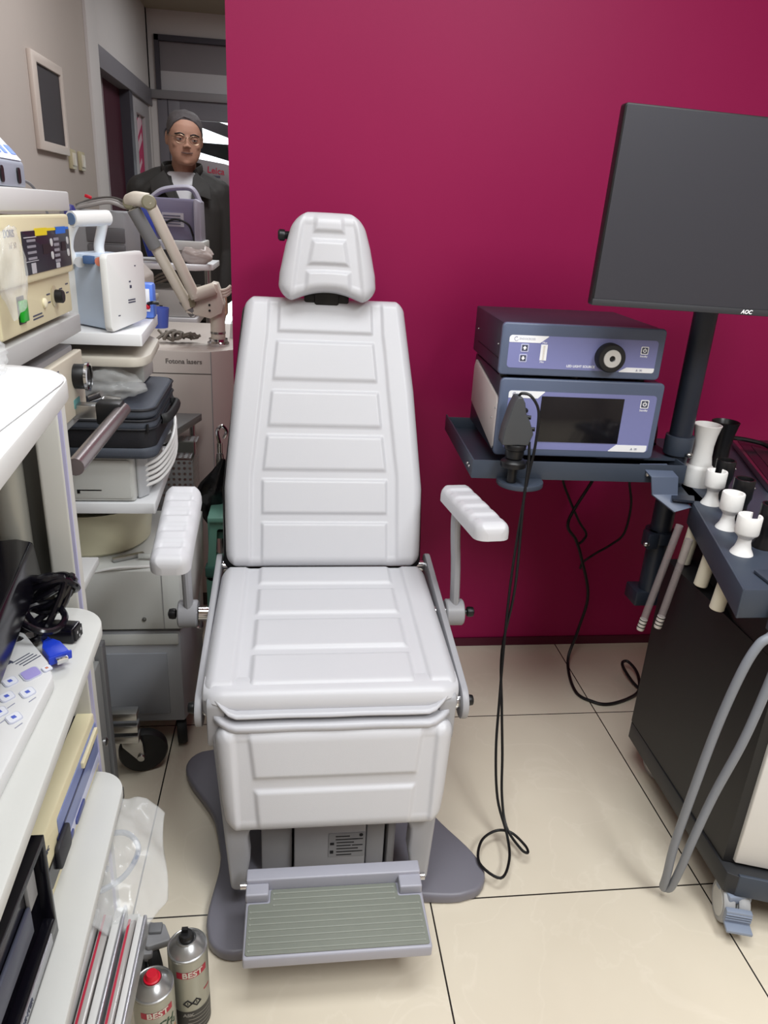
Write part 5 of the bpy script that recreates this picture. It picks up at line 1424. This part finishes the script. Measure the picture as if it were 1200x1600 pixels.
G().lathe([(0, 0), (.017, 0), (.017, .05), (.008, .065), (.008, .075), (0, .075)], (-.192, 2.62, .902), (.1, 0, 1), 20).build('body', mat('pale_clear_bottle', '#d9d6d6', .15, alpha=.6), t)
G().cyl((-.187, 2.62, .975), (-.185, 2.62, 1.0), .012).build('cap', M_black, t)

# ------------------------------------------------------------------ farther equipment
t = thing('grey_recorder', 'grey printer-like unit with cables on top, behind the suction unit handle', 'printer', (-.58, 2.7, 0))
tb = thing('equipment_table', 'beige topped table carrying old equipment along the left wall', 'table', (-.7, 2.8, 0))
G().box(-.98, -.50, 2.55, 3.0, .98, 1.0).build('top', mat('beige_laminate', '#c2bcb0', .45), tb, bev=.004)
for x, y in ((-.95, 2.58), (-.53, 2.58), (-.95, 2.97), (-.53, 2.97)): G().box(x-.02, x+.02, y-.02, y+.02, 0, .98).build('leg', M_cartdark, tb)
G().box(-.74, -.535, 2.66, 2.9, 1.12, 1.285).build('housing', M_ltgrey, t, bev=.008)
G().box(-.66, -.54, 2.653, 2.662, 1.19, 1.235).build('slot_face', mat('slot_grey', '#5e5d60', .45), t, bev=.003)
G().box(-.66, -.54, 2.65, 2.662, 1.145, 1.185).build('lower_flap', mat('slot_grey', '#5e5d60', .45), t, bev=.006)
t = thing('beige_console', 'low beige console under the grey printer unit', 'medical device', (-.62, 2.7, 1.0))
G().prism(rpoly([(-.86, 1.0), (-.50, 1.0), (-.50, 1.08), (-.54, 1.12), (-.86, 1.12)], .02), 'y', 2.60, 2.92).build('housing', M_laser, t, bev=.008)
G().box(-.84, -.52, 2.596, 2.601, 1.05, 1.054).build('panel_seam', M_cartdark, t)
for i, lab in enumerate(('grey cable coiled on the grey printer unit', 'upper grey cable trailing from the printer unit towards the arm', 'dark cable under the grey ones on the printer unit')):
    tag(G().tube([(-.69, 2.68, 1.288+.004*i), (-.64, 2.66+.02*i, 1.30+.008*i), (-.58, 2.65+.02*i, 1.312+.006*i), (-.53, 2.64, 1.30+.008*i), (-.49, 2.62, 1.296+.006*i)], .006, n=8).build('grey_cable', mat(('pale_cable', 'grey_cable', 'dark_cable')[i], ('#a5a2a0', '#8d8a88', '#4a4745')[i], .5)), lab, 'cable')
t = thing('violet_connector', 'violet blue cable connector resting above the suction unit handle', 'connector', (-.60, 2.2, 1.28))
G().lathe([(0, 0), (.012, 0), (.015, .01), (.015, .03), (.009, .04), (0, .04)], (-.60, 2.25, 1.262), (.15, -.1, 1), 18).build('body', mat('violet_blue', '#3b3a86', .4), t)
G().tube([(-.60, 2.25, 1.26), (-.62, 2.27, 1.18), (-.66, 2.4, 1.05), (-.70, 2.55, 1.0)], .005, n=8).build('lead', M_ltgrey, t)
tag(G().tube([(-.62, 1.50, 1.30), (-.575, 1.60, 1.345), (-.555, 1.72, 1.35), (-.55, 1.82, 1.33), (-.55, 1.9, 1.25), (-.58, 1.95, 1.07)], .003, n=6).build('thin_lead', M_ltgrey), 'thin grey lead arching off the top shelf of the tall cart', 'cable')
t = thing('red_clip', 'small red clip on the cable pile', 'clip', (-.65, 2.68, 1.31)); G().obox((-.645, 2.66, 1.325), (.022, .010, .010), Matrix.Rotation(.3, 3, 'Y')).build('jaw', M_red, t, bev=.003)

# cart with the portable monitor, in front of the man
cdt = thing('monitor_cart', 'white shelved cart in front of the standing man, with a portable monitor', 'cart', (-.5, 3.2, 0))
G().prism([(-.78, 3.10), (-.372, 3.10), (-.31, 3.17), (-.31, 3.45), (-.78, 3.45)], 'z', 1.078, 1.10).build('top_shelf', M_cartwC, cdt, bev=.002)
G().box(-.78, -.375, 3.10, 3.45, .865, .895).build('shelf', M_cartwC, cdt, bev=.002)
G().box(-.78, -.36, 3.10, 3.45, .30, .33).build('shelf', M_cartwC, cdt, bev=.002)
for x, y in ((-.74, 3.42), (-.36, 3.43), (-.74, 3.13)): G().cyl((x, y, .07), (x, y, 1.08), .014).build('post', M_steel, cdt)
for x, y in ((-.74, 3.42), (-.37, 3.43), (-.74, 3.13), (-.40, 3.13)): G().lathe([(.01, -.012), (.035, -.012), (.037, 0), (.035, .012), (.01, .012)], (x, y, .037), (1, .3, 0), 20).cyl((x, y, .04), (x, y, .30), .009).build('caster', M_blackrub, cdt)
pm = thing('portable_monitor', 'grey violet portable monitor with top handle on the white cart', 'monitor', (-.44, 3.2, 1.10))
M_pm = mat('grey_violet_plastic', '#77738a', .45); M_pml = mat('pale_violet_frame', '#9d9ba8', .45)
G().prism(rpoly([(-.56, 1.185), (-.368, 1.185), (-.372, 1.338), (-.56, 1.338)], .012), 'y', 3.18, 3.30).build('body', M_pm, pm, bev=.006)
G().prism(rpoly([(-.378, 1.182), (-.350, 1.182), (-.352, 1.33), (-.378, 1.345)], .008), 'y', 3.16, 3.31).build('side_frame', M_pml, pm, bev=.004)
G().tube([(-.545, 3.23, 1.335), (-.50, 3.23, 1.365), (-.43, 3.23, 1.378), (-.385, 3.23, 1.372), (-.358, 3.23, 1.325)], .012, n=12, flat=(1.3, .9)).build('handle', M_pml, pm)
lbx = G().box(-.50, -.418, 3.176, 3.181, 1.235, 1.285).build('label', mat('pale_rating_label', '#b5b2b8', .5), pm)
for k in range(4): G().box(-.495, -.43, 3.1745, 3.1765, 1.243+.010*k, 1.246+.010*k).build('label_print', M_dkbtn, lbx)
G().tube([(-.50, 3.17, 1.24), (-.45, 3.165, 1.262), (-.40, 3.165, 1.245), (-.382, 3.17, 1.20)], .004, n=8).build('lead', M_black, pm)
G().box(-.385, -.36, 3.165, 3.19, 1.165, 1.205).build('plug', M_black, pm, bev=.003)
G().box(-.52, -.34, 3.15, 3.35, 1.15, 1.185).build('dock', M_shelfA, pm, bev=.004)
G().box(-.52, -.35, 3.2, 3.33, 1.10, 1.15).build('dock_stem', M_cartdark, pm)
o = crumple('folded_pouch', (-.375, 3.17, 1.135), .05, (1.25, .6, .66), mat('dusty_clear_film', '#b3a8a2', .25), 21.3, .3)
tag(o, 'dusty wrapped pouch lying at the front of the monitor cart', 'pouch')
t = thing('blue_strip_device', 'tall blue edged device behind the folded laser arm', 'medical device', (-.55, 3.12, 1.1))
G().obox((-.55, 3.12, 1.225), (.05, .05, .20), Matrix.Rotation(-.25, 3, 'Y')).build('case', mat('royal_blue', '#2c3f9e', .4), t, bev=.004)
t = thing('lower_device', 'white device on the second shelf of the monitor cart', 'medical device', (-.5, 3.2, .895))
G().box(-.72, -.385, 3.12, 3.40, .896, 1.0).build('housing', M_shelfA, t, bev=.006)
G().box(-.52, -.508, 3.116, 3.121, .925, .94).build('button', M_black, t)
for i in range(3):
    tag(G().tube([(-.56, 3.14, 1.005+.008*i), (-.51, 3.12, 1.03+.014*i), (-.46, 3.13, 1.045+.01*i), (-.43, 3.16, 1.02+.004*i), (-.40, 3.2, 1.005)], .005, n=8).build('loose_cable', mat('taupe_cable', '#6e675e', .55)), 'taupe cable looped on the white device of the monitor cart', 'cable', 'cables on the monitor cart')
# ------------------------------------------------------------------ corridor: left wall fittings, doors and shop front
M_lint = mat('grey_lintel', '#7d7a80', .5)
XL = -1.0
# electrical panel and switches on the left wall
t = thing('fuse_box', 'dark glazed fuse box in a pale frame on the left wall', 'fuse box', (-1, 3.58, 1.5))
G().prism([(3.38, 1.49), (3.80, 1.49), (3.80, 1.835), (3.38, 1.835)], 'x', XL, XL+.018, holes=[[(3.44, 1.525), (3.44, 1.80), (3.77, 1.80), (3.77, 1.525)]]).build('frame', mat('pale_beige_frame', '#c9bcb2', .5), t, bev=.003)
G().box(XL, XL+.008, 3.44, 3.77, 1.525, 1.80).build('door', mat('smoked_panel', '#352f33', .65), t)
for y, lab in ((3.87, 'left one of the two light switches below the fuse box'), (4.03, 'right one of the two light switches below the fuse box')):
    t = thing('light_switch', lab, 'light switch', (-1, y, 1.48), 0, 'light switches on the left wall')
    G().box(XL, XL+.014, y-.042, y+.042, 1.44, 1.522).build('plate', mat('aged_ivory', '#b3a888', .45), t, bev=.003)
    G().box(XL+.013, XL+.019, y-.028, y+.028, 1.455, 1.508).build('rocker', mat('pale_ivory_rocker', '#cfc6b4', .4), t, bev=.002)
# pilaster, lintel and doors
sbox('trim_1', M_white_wall, -1.1, -.985, 4.33, 4.54, 0, CEIL, bev=.003)
sbox('wall_left_upper', M_white_wall, -1.1, -1.0, 4.50, 6.2, 2.06, CEIL)
sbox('trim_2', M_lint, -1.1, -.99, 4.50, 6.15, 1.955, 2.06, bev=.003)
d = struct(G().box(-1.085, -1.06, 4.54, 5.36, 0, 1.955).build('door_1', M_maroon))
for y in (4.86,): G().box(-1.062, -1.052, y, y+.022, 0, 1.955).build('stile', mat('mauve_grey_stile', '#8a7c80', .5), d, bev=.002)
G().box(-1.05, -1.03, 4.90, 4.93, .9, 1.05).build('handle', M_black, d, bev=.003)
sbox('trim_3', M_alud, -1.1, -1.0, 5.36, 5.46, 0, 1.955)
d = struct(G().prism([(5.46, 0), (6.10, 0), (6.10, 1.955), (5.46, 1.955)], 'x', -1.06, -1.01, holes=[[(5.62, .95), (5.62, 1.86), (5.93, 1.86), (5.93, .95)]]).build('door_2', mat('pale_grey_door', '#aaa6a8', .45), bev=.004))
G().box(-1.045, -1.035, 5.62, 5.93, .95, 1.86).build('pane', mat('pale_door_glass', '#b9bdbf', .1), d)
ps = thing('poster', 'magenta and white poster showing in the glazed pale door', 'poster', (-1.03, 5.78, 1.4))
g = G().box(-1.034, -1.032, 5.63, 5.92, 1.20, 1.84); g.build('sheet', mat('magenta_sheet', '#c22f63', .5), ps)
for k, (y, z, w_, h_) in enumerate(((5.64, 1.79, .26, .08), (5.65, 1.68, .24, .05), (5.66, 1.54, .18, .03), (5.67, 1.42, .2, .04), (5.66, 1.34, .22, .05), (5.66, 1.24, .16, .06))): G().obox((-1.0315, y+w_/2, z), (.001, w_, h_), Matrix.Rotation(.5, 3, 'X')).build('pale_print', mat('pale_pink_print', '#e9c9d3', .5), ps)
sbox('wall_left_end', M_white_wall, -1.1, -1.0, 6.10, 6.3, 0, CEIL)
# shop front at the far end
YE = 6.15
sbox('wall_far', M_white_wall, -1.1, 1.0, YE, YE+.1, 2.40, CEIL)
sbox('wall_far_left', M_white_wall, -1.1, -.955, YE, YE+.1, 0, 2.40)
sbox('trim_4', M_alud, -.955, 1.0, YE-.02, YE+.06, 2.365, 2.40); sbox('trim_5', M_alud, -.955, -.925, YE-.02, YE+.06, 2.0, 2.40)
sbox('trim_6', mat('transom_grey_blind', '#7f797c', .6), -.93, 1.0, YE+.02, YE+.05, 2.185, 2.37)
sbox('trim_7', mat('transom_white', '#b9b6b8', .5), -.93, 1.0, YE+.02, YE+.06, 2.06, 2.185)
sbox('trim_8', M_alum, -1.0, 1.0, YE-.03, YE+.07, 2.005, 2.06, bev=.004)
d = struct(G().box(-.955, -.80, YE-.01, YE+.04, 0, 2.005).build('door_3', mat('grey_door_panel', '#77747a', .5), bev=.002))
G().box(-.885, -.880, YE-.014, YE-.009, 0, 2.005).build('panel_seam', M_alud, d)
for z in (1.80, .9): G().box(-.905, -.86, YE-.03, YE-.008, z-.02, z+.02).build('hinge', M_alud, d, bev=.003)
d = struct(G().prism([(-.80, 0), (.20, 0), (.20, 2.005), (-.80, 2.005)], 'y', YE-.01, YE+.04, holes=[[(-.70, .25), (-.70, 1.885), (.10, 1.885), (.10, .25)]]).build('door_4', mat('grey_door_panel', '#77747a', .5), bev=.003))
w1 = struct(G().box(-.70, .10, YE+.012, YE+.018, .25, 1.885).build('window_1', M_glass))
sbox('wall_far_right', M_wall, .20, 1.0, YE, YE+.1, 0, 2.05)
# outside: awning arm and blind
t = thing('awning', 'grey sloping awning with a black arm outside the glazed door', 'awning', (-.3, 6.6, 1.7))
g = G().prism([(-1.0, 2.02), (.3, 1.70), (.3, 1.575), (-1.0, 1.96)], 'y', 6.45, 6.5); g.build('valance', mat('grey_awning_cloth', '#6d6668', .7), t)
g = G().prism([(-.74, 1.76), (.3, 1.745), (.3, 1.47), (-.74, 1.70)], 'y', 6.40, 6.44); g.build('arm', M_black, t)
for x in (-1.0, .28): G().box(x, x+.03, 6.44, 6.5, 0, 1.90).build('post', M_alud, t)
# operating microscope arm behind the man's shoulder
t = thing('operating_microscope', 'pale grey microscope arm with small red lettering behind the man', 'microscope', (-.33, 5.0, 0))
g = G().prism(rpoly([(-.60, 1.42), (-.05, 1.34), (-.05, 1.46), (-.40, 1.555), (-.57, 1.575)], .02), 'y', 5.0, 5.12); g.build('arm', mat('warm_grey_arm', '#8f888b', .45), t, bev=.006)
text('Leica', .05, frame((1, 0, -.08), (.08, 0, 1), (-.455, 4.9985, 1.513)), mat('lettering_red', '#b8324e', .5), 'lettering', t, bold=.001)
G().box(-.485, -.43, 4.998, 5.001, 1.475, 1.487).build('dark_caption', M_dkbtn, t)
G().cyl((-.08, 5.06, .03), (-.08, 5.06, 1.46), .03).build('column', M_alum, t)
G().prism(rpoly([(-.30, 4.86), (.10, 4.86), (.10, 5.26), (-.30, 5.26)], .05), 'z', 0, .05).build('base', M_alum, t, bev=.006)
# ------------------------------------------------------------------ the standing man
man = thing('person', 'man in dark jacket, white undershirt and glasses standing in the corridor behind the laser arm', 'person', (-.52, 3.85, 0))
M_skin = mat('warm_skin', '#a9806c', .62, var=.05, vscale=30)
M_jacket = mat('black_olive_jacket', '#2a2826', .7, var=.12, vscale=12, bump=.3, bscale=60)
M_trouser = mat('black_trousers', '#121216', .7)
M_shirt = mat('white_undershirt', '#c9c8cb', .7)
M_hair = mat('greying_dark_hair', '#4a4546', .7, var=.35, vscale=60, bump=.5, bscale=250)
def vox(g, name, m, parent, size, sm=2, local=True):
    bmesh.ops.recalc_face_normals(g.b, faces=g.b.faces)
    me = bpy.data.meshes.new(name); g.b.to_mesh(me); g.b.free()
    o = bpy.data.objects.new(name, me); COL.objects.link(o)
    r = o.modifiers.new('r', 'REMESH'); r.mode = 'VOXEL'; r.voxel_size = size; r.use_smooth_shade = True
    if sm:
        s = o.modifiers.new('s', 'SMOOTH'); s.iterations = sm; s.factor = .5
    dg = bpy.context.evaluated_depsgraph_get(); dg.update()
    me2 = bpy.data.meshes.new_from_object(o.evaluated_get(dg)); bpy.data.objects.remove(o)
    me2.name = name; me2.materials.clear()
    return link(name, me2, m, parent, local, True, 80)
def sup(c, hw, f, b, n=28, e=.8):
    """horizontal ring: centre x,z; half width; front and back y"""
    cy, hy = (f+b)/2, (b-f)/2
    out = []
    for k in range(n):
        a = 2*PI*k/n; ca, sa = math.cos(a), math.sin(a)
        out.append(V((c[0] + hw*math.copysign(abs(ca)**e, ca), cy + hy*math.copysign(abs(sa)**e, sa), c[1])))
    return out
def limb(g, pts, rs, n=14):
    P = [V(p) for p in pts]
    for i in range(len(P)):
        g.sphere(P[i], rs[i], 7)
        if i: g.cyl(P[i-1], P[i], rs[i-1], rs[i], n)
HEADM = Matrix.Translation((.030, -.03, 1.490)) @ Matrix.Rotation(math.radians(14), 4, 'Z') @ Matrix.Rotation(math.radians(7), 4, 'X') @ Matrix.Rotation(math.radians(3), 4, 'Y')
HR = [(0, .031, -.078, -.03), (.012, .047, -.088, -.01), (.03, .060, -.092, .02), (.05, .068, -.0925, .045), (.08, .0715, -.091, .072), (.11, .0745, -.089, .086), (.135, .0755, -.090, .091), (.16, .073, -.084, .090), (.185, .065, -.068, .080), (.203, .050, -.045, .062), (.214, .030, -.018, .042), (.219, .010, .004, .022)]
def head_geo(g, k=1., z0=0):
    g.rings([sup((0, z), hw*k, f*k, b*k, 32, .88) for z, hw, f, b in HR if z >= z0])
hg = G(); head_geo(hg)
# nose, brow, cheeks, lips, chin, ears
hg.rings([[V((x*w, y, z)) for x, y in ((-1, -.080), (-.45, yt), (.45, yt), (1, -.080))] for z, w, yt in ((.072, .017, -.098), (.076, .0175, -.113), (.083, .013, -.114), (.10, .008, -.103), (.118, .007, -.093))])
for s in (-1, 1):
    hg.sphere((s*.030, -.082, .121), .014, 8, (1.5, .7, .5))
    hg.sphere((s*.040, -.066, .080), .020, 8, (1, .8, .8))
    hg.sphere((s*.077, .012, .098), .022, 8, (.35, .75, 1.35))
    hg.sphere((s*.012, -.104, .077), .0075, 6)
hg.sphere((0, -.089, .056), .016, 8, (1.35, .55, .38)); hg.sphere((0, -.087, .046), .015, 8, (1.2, .6, .45)); hg.sphere((0, -.080, .014), .018, 8, (1.1, .7, .8))
hg.xf(HEADM)
bodyg = G()
def merge(a, b):
    me = bpy.data.meshes.new('tmp'); b.b.to_mesh(me); b.b.free(); a.b.from_mesh(me); bpy.data.meshes.remove(me)
merge(bodyg, hg)
limb(bodyg, [(.02, .015, 1.36), (.024, .01, 1.47), (.028, .0, 1.55)], [.068, .056, .052])
TOR = [(.86, .150, -.10, .10), (.95, .165, -.125, .105), (1.05, .160, -.125, .10), (1.18, .172, -.12, .105), (1.30, .180, -.11, .11), (1.38, .165, -.085, .09), (1.42, .10, -.06, .07)]
bodyg.rings([sup((0, z), hw, f, b) for z, hw, f, b in TOR])
ARM = {-1: [(-.175, .01, 1.37), (-.205, .02, 1.12), (-.215, -.03, .89)], 1: [(.175, .01, 1.37), (.200, .02, 1.12), (.196, -.035, .915)]}
for s in (-1, 1):
    A = ARM[s]; limb(bodyg, A, [.056, .043, .030])
    w = V(A[2]); d = V((0, -.03, -.11)).normalized()
    # palm and five fingers, slightly curled
    ez = d; ex = V((-s, 0, 0)); ey = ez.cross(ex)
    bodyg.obox(w + d*.048, (.030, .072, .088), Matrix((ex, V((0, 1, 0)), V((0, 0, 1)))).transposed())
    for i, (off, L) in enumerate(((-.029, .072), (-.010, .080), (.009, .076), (.028, .060))):
        b0 = w + d*.085 + V((0, off, 0))
        b1 = b0 + V((-s*.004, -.004, -L*.45)); b2 = b1 + V((-s*.014, .002, -L*.32)); b3 = b2 + V((-s*.016, .004, -L*.2))
        limb(bodyg, [b0, b1, b2, b3], [.0088, .0085, .0078, .0068], 10)
    t0 = w + d*.025 + V((-s*.004, -.030, 0)); t1 = t0 + V((-s*.010, -.022, -.030)); t2 = t1 + V((-s*.008, -.008, -.030))
    limb(bodyg, [t0, t1, t2], [.013, .0105, .0085], 10)
    limb(bodyg, [(s*.095, 0, .90), (s*.10, -.01, .50), (s*.105, .02, .10)], [.085, .058, .040])
    limb(bodyg, [(s*.105, .02, .07), (s*.11, -.09, .045)], [.04, .033])
body = vox(bodyg, 'body', M_skin, man, .0048, 2)
# hair: close cap, higher on the forehead
g = G(); head_geo(g, 1.055, .10); g.xf(Matrix.Translation((0, .004, .004)))
cutv = []
for v in g.b.verts:
    lim = .178 - .055*max(0, min(1, (v.co.y+.085)/.10)) - .06*max(0, min(1, (v.co.y-.02)/.05))
    if v.co.z < lim: v.co.z = min(lim, v.co.z+.08 if v.co.y < .0 else v.co.z)
g.b.faces.ensure_lookup_table()
g.xf(HEADM)
hr = G()
n = 40
rows = []
for i in range(13):
    t = i/12
    row = []
    for k in range(n):
        a = 2*PI*k/n; ca, sa = math.cos(a), math.sin(a)
        front = max(0, -sa)
        zl = .190*front**1.0 + (1-front**1.0)*(.085 if sa < .35 else .05)
        if abs(ca) > .75 and sa < .25: zl = max(zl, .115)
        z = zl + (.2205-zl)*t
        hw = interp([(q[0], q[1]) for q in HR], z-.003)*1.025 + .001; f = interp([(q[0], q[2]) for q in HR], z-.003); b = interp([(q[0], q[3]) for q in HR], z-.003)
        cy, hy = (f+b)/2, (b-f)/2*1.02+.002
        if i == 0: z += .009*noise.noise(V((ca*9, sa*9, 1)))
        hw += .003*noise.noise(V((ca*14, sa*14, t*7))); hy += .003*noise.noise(V((ca*14, sa*14, t*7+5)))
        if t > .97: hw *= .15; hy *= .15
        row.append(V((hw*math.copysign(abs(ca)**.88, ca), cy + hy*math.copysign(abs(sa)**.88, sa), z)))
    rows.append(row)
g.b.free()
hr.rings(rows); hr.xf(HEADM)
hr.build('hair', M_hair, man, local=True, ang=80)
# brows, eyes, mouth, glasses
for s in (-1, 1):
    g = G().tube([(s*.012, -.0955, .122), (s*.030, -.0965, .128), (s*.052, -.083, .122)], .0042, n=8, flat=(1, .7)).xf(HEADM); g.build('eyebrow', mat('black_brow', '#1d1718', .7), man, local=True)
    g = G().sphere((s*.031, -.0815, .107), .0125, 10, (1.15, .8, .8)).xf(HEADM); ey_ = g.build('eye', mat('eye_white', '#b9b1ad', .3), man, local=True)
    g = G().sphere((s*.031+.002, -.0905, .1055), .0045, 8, (1, .5, 1)).xf(HEADM); g.build('iris', mat('dark_iris', '#1a1210', .2), ey_, local=True)
    g = G().sphere((s*.031, -.0826, .1105), .0135, 10, (1.2, .82, .55)).xf(HEADM); g.build('eyelid', M_skin, ey_, local=True)
g = G().tube([(-.024, -.0945, .052), (-.010, -.0985, .0505), (.004, -.099, .051), (.026, -.094, .054)], .0022, n=6).xf(HEADM); g.build('mouth_line', mat('dark_lip_line', '#4d2a26', .5), man, local=True)
gl = None
g = G()
for s in (-1, 1):
    g.tube([(s*.033+.024*math.cos(a), -.112+.010*abs(math.cos(a))*0+.004*abs(s*.033+.024*math.cos(a))/.03, .106+.017*math.sin(a)) for a in [2*PI*k/24 for k in range(24)]], .0011, n=6, sub=1, closed=True)
    g.tube([(s*.057, -.106, .112), (s*.070, -.085, .113), (s*.079, -.02, .112), (s*.080, .012, .108)], .0013, n=6)
g.tube([(-.010, -.110, .110), (0, -.114, .113), (.010, -.110, .110)], .0012, n=6)
g.xf(HEADM); gl = g.build('glasses', mat('gilt_wire', '#8d7a66', .3, .8), man, local=True)
# undershirt, jacket with collar, trousers, shoes
g = G(); g.rings([sup((0, z), hw*1.03, f*1.05-.004, b*1.03) for z, hw, f, b in TOR[2:]] + [sup((.018, 1.455), .068, -.055, .075)])
vox(g, 'undershirt', M_shirt, man, .006, 2)
g = G()
JT = [(.80, .188, -.140, .125), (.92, .192, -.150, .13), (1.05, .188, -.150, .125), (1.18, .196, -.145, .13), (1.30, .205, -.132, .132), (1.375, .190, -.105, .11), (1.425, .125, -.07, .088), (1.445, .085, -.05, .082)]
g.rings([sup((0, z), hw, f, b, 36) for z, hw, f, b in JT])
for s in (-1, 1):
    A = ARM[s]; q = V(A[2])+ (V(A[1])-V(A[2]))*.03
    limb(g, [A[0], A[1], q], [.066, .060, .049]); limb(g, [(s*.02, .02, 1.43), (s*.09, .02, 1.412), (s*.165, .015, 1.375)], [.06, .062, .064])
jk = vox(g, 'jacket', M_jacket, man, .007, 3)
# V opening cut so the shirt shows
cut = G()
cut.prism([(-.040, 1.50), (.085, 1.50), (.080, 1.40), (.052, 1.26), (-.02, 1.41)], 'y', -.30, -.03)
co = cut.build('cutter', None, man, local=True)
md = jk.modifiers.new('v', 'BOOLEAN'); md.object = co; md.operation = 'DIFFERENCE'; md.solver = 'EXACT'
dg = bpy.context.evaluated_depsgraph_get(); dg.update()
me = bpy.data.meshes.new_from_object(jk.evaluated_get(dg)); jk.modifiers.clear(); jk.data = me; bpy.data.objects.remove(co)
# shirt front fills the opening
# lapels and collar
for s, pts in ((-1, [(-.055, -.075, 1.455), (-.115, -.108, 1.405), (-.10, -.138, 1.345), (-.045, -.142, 1.36), (.02, -.152, 1.27), (.045, -.152, 1.245), (-.005, -.142, 1.35), (-.035, -.10, 1.43)]), (1, [(.088, -.065, 1.455), (.150, -.098, 1.40), (.158, -.128, 1.34), (.105, -.136, 1.355), (.072, -.150, 1.29), (.052, -.152, 1.245), (.072, -.142, 1.35), (.076, -.10, 1.43)])):
    g = G()
    A = [g.b.verts.new(p) for p in pts]; B = [g.b.verts.new((p[0], p[1]-.010, p[2]+.002)) for p in pts]
    g.b.faces.new(A); g.b.faces.new(B[::-1])
    for k in range(8): g.b.faces.new((A[k], B[k], B[(k+1) % 8], A[(k+1) % 8]))
    g.build('lapel', M_jacket, jk, local=True, bev=.003)
g = G().tube([(-.055, -.07, 1.455), (-.070, .0, 1.475), (-.045, .065, 1.485), (.03, .085, 1.488), (.09, .05, 1.482), (.105, -.01, 1.472), (.088, -.065, 1.455)], .016, n=10, flat=(.4, 1.2)); g.build('collar', M_jacket, jk, local=True)
G().tube([(.052, -.158, 1.24), (.045, -.162, 1.10), (.04, -.158, .95), (.04, -.148, .81)], .004, n=6).build('placket', M_black, jk, local=True)
g = G(); g.rings([sup((0, z), hw, f, b) for z, hw, f, b in ((.72, .175, -.10, .11), (.80, .178, -.118, .118), (.90, .172, -.118, .115), (.96, .168, -.118, .11))])
for s in (-1, 1): limb(g, [(s*.092, 0, .80), (s*.10, -.01, .50), (s*.105, .015, .075)], [.098, .074, .062])
vox(g, 'trousers', M_trouser, man, .008, 3)
for s in (-1, 1):
    g = G(); g.rings([[V((s*.108 + w_*math.cos(a), .0 + yc + l_*math.sin(a), z)) for a in [2*PI*k/24 for k in range(24)]] for z, w_, l_, yc in ((.0, .047, .135, -.06), (.03, .050, .138, -.06), (.06, .046, .125, -.05), (.09, .046, .07, .0), (.11, .044, .055, .015))])
    g.build('shoe', M_black, man, local=True, ang=60)
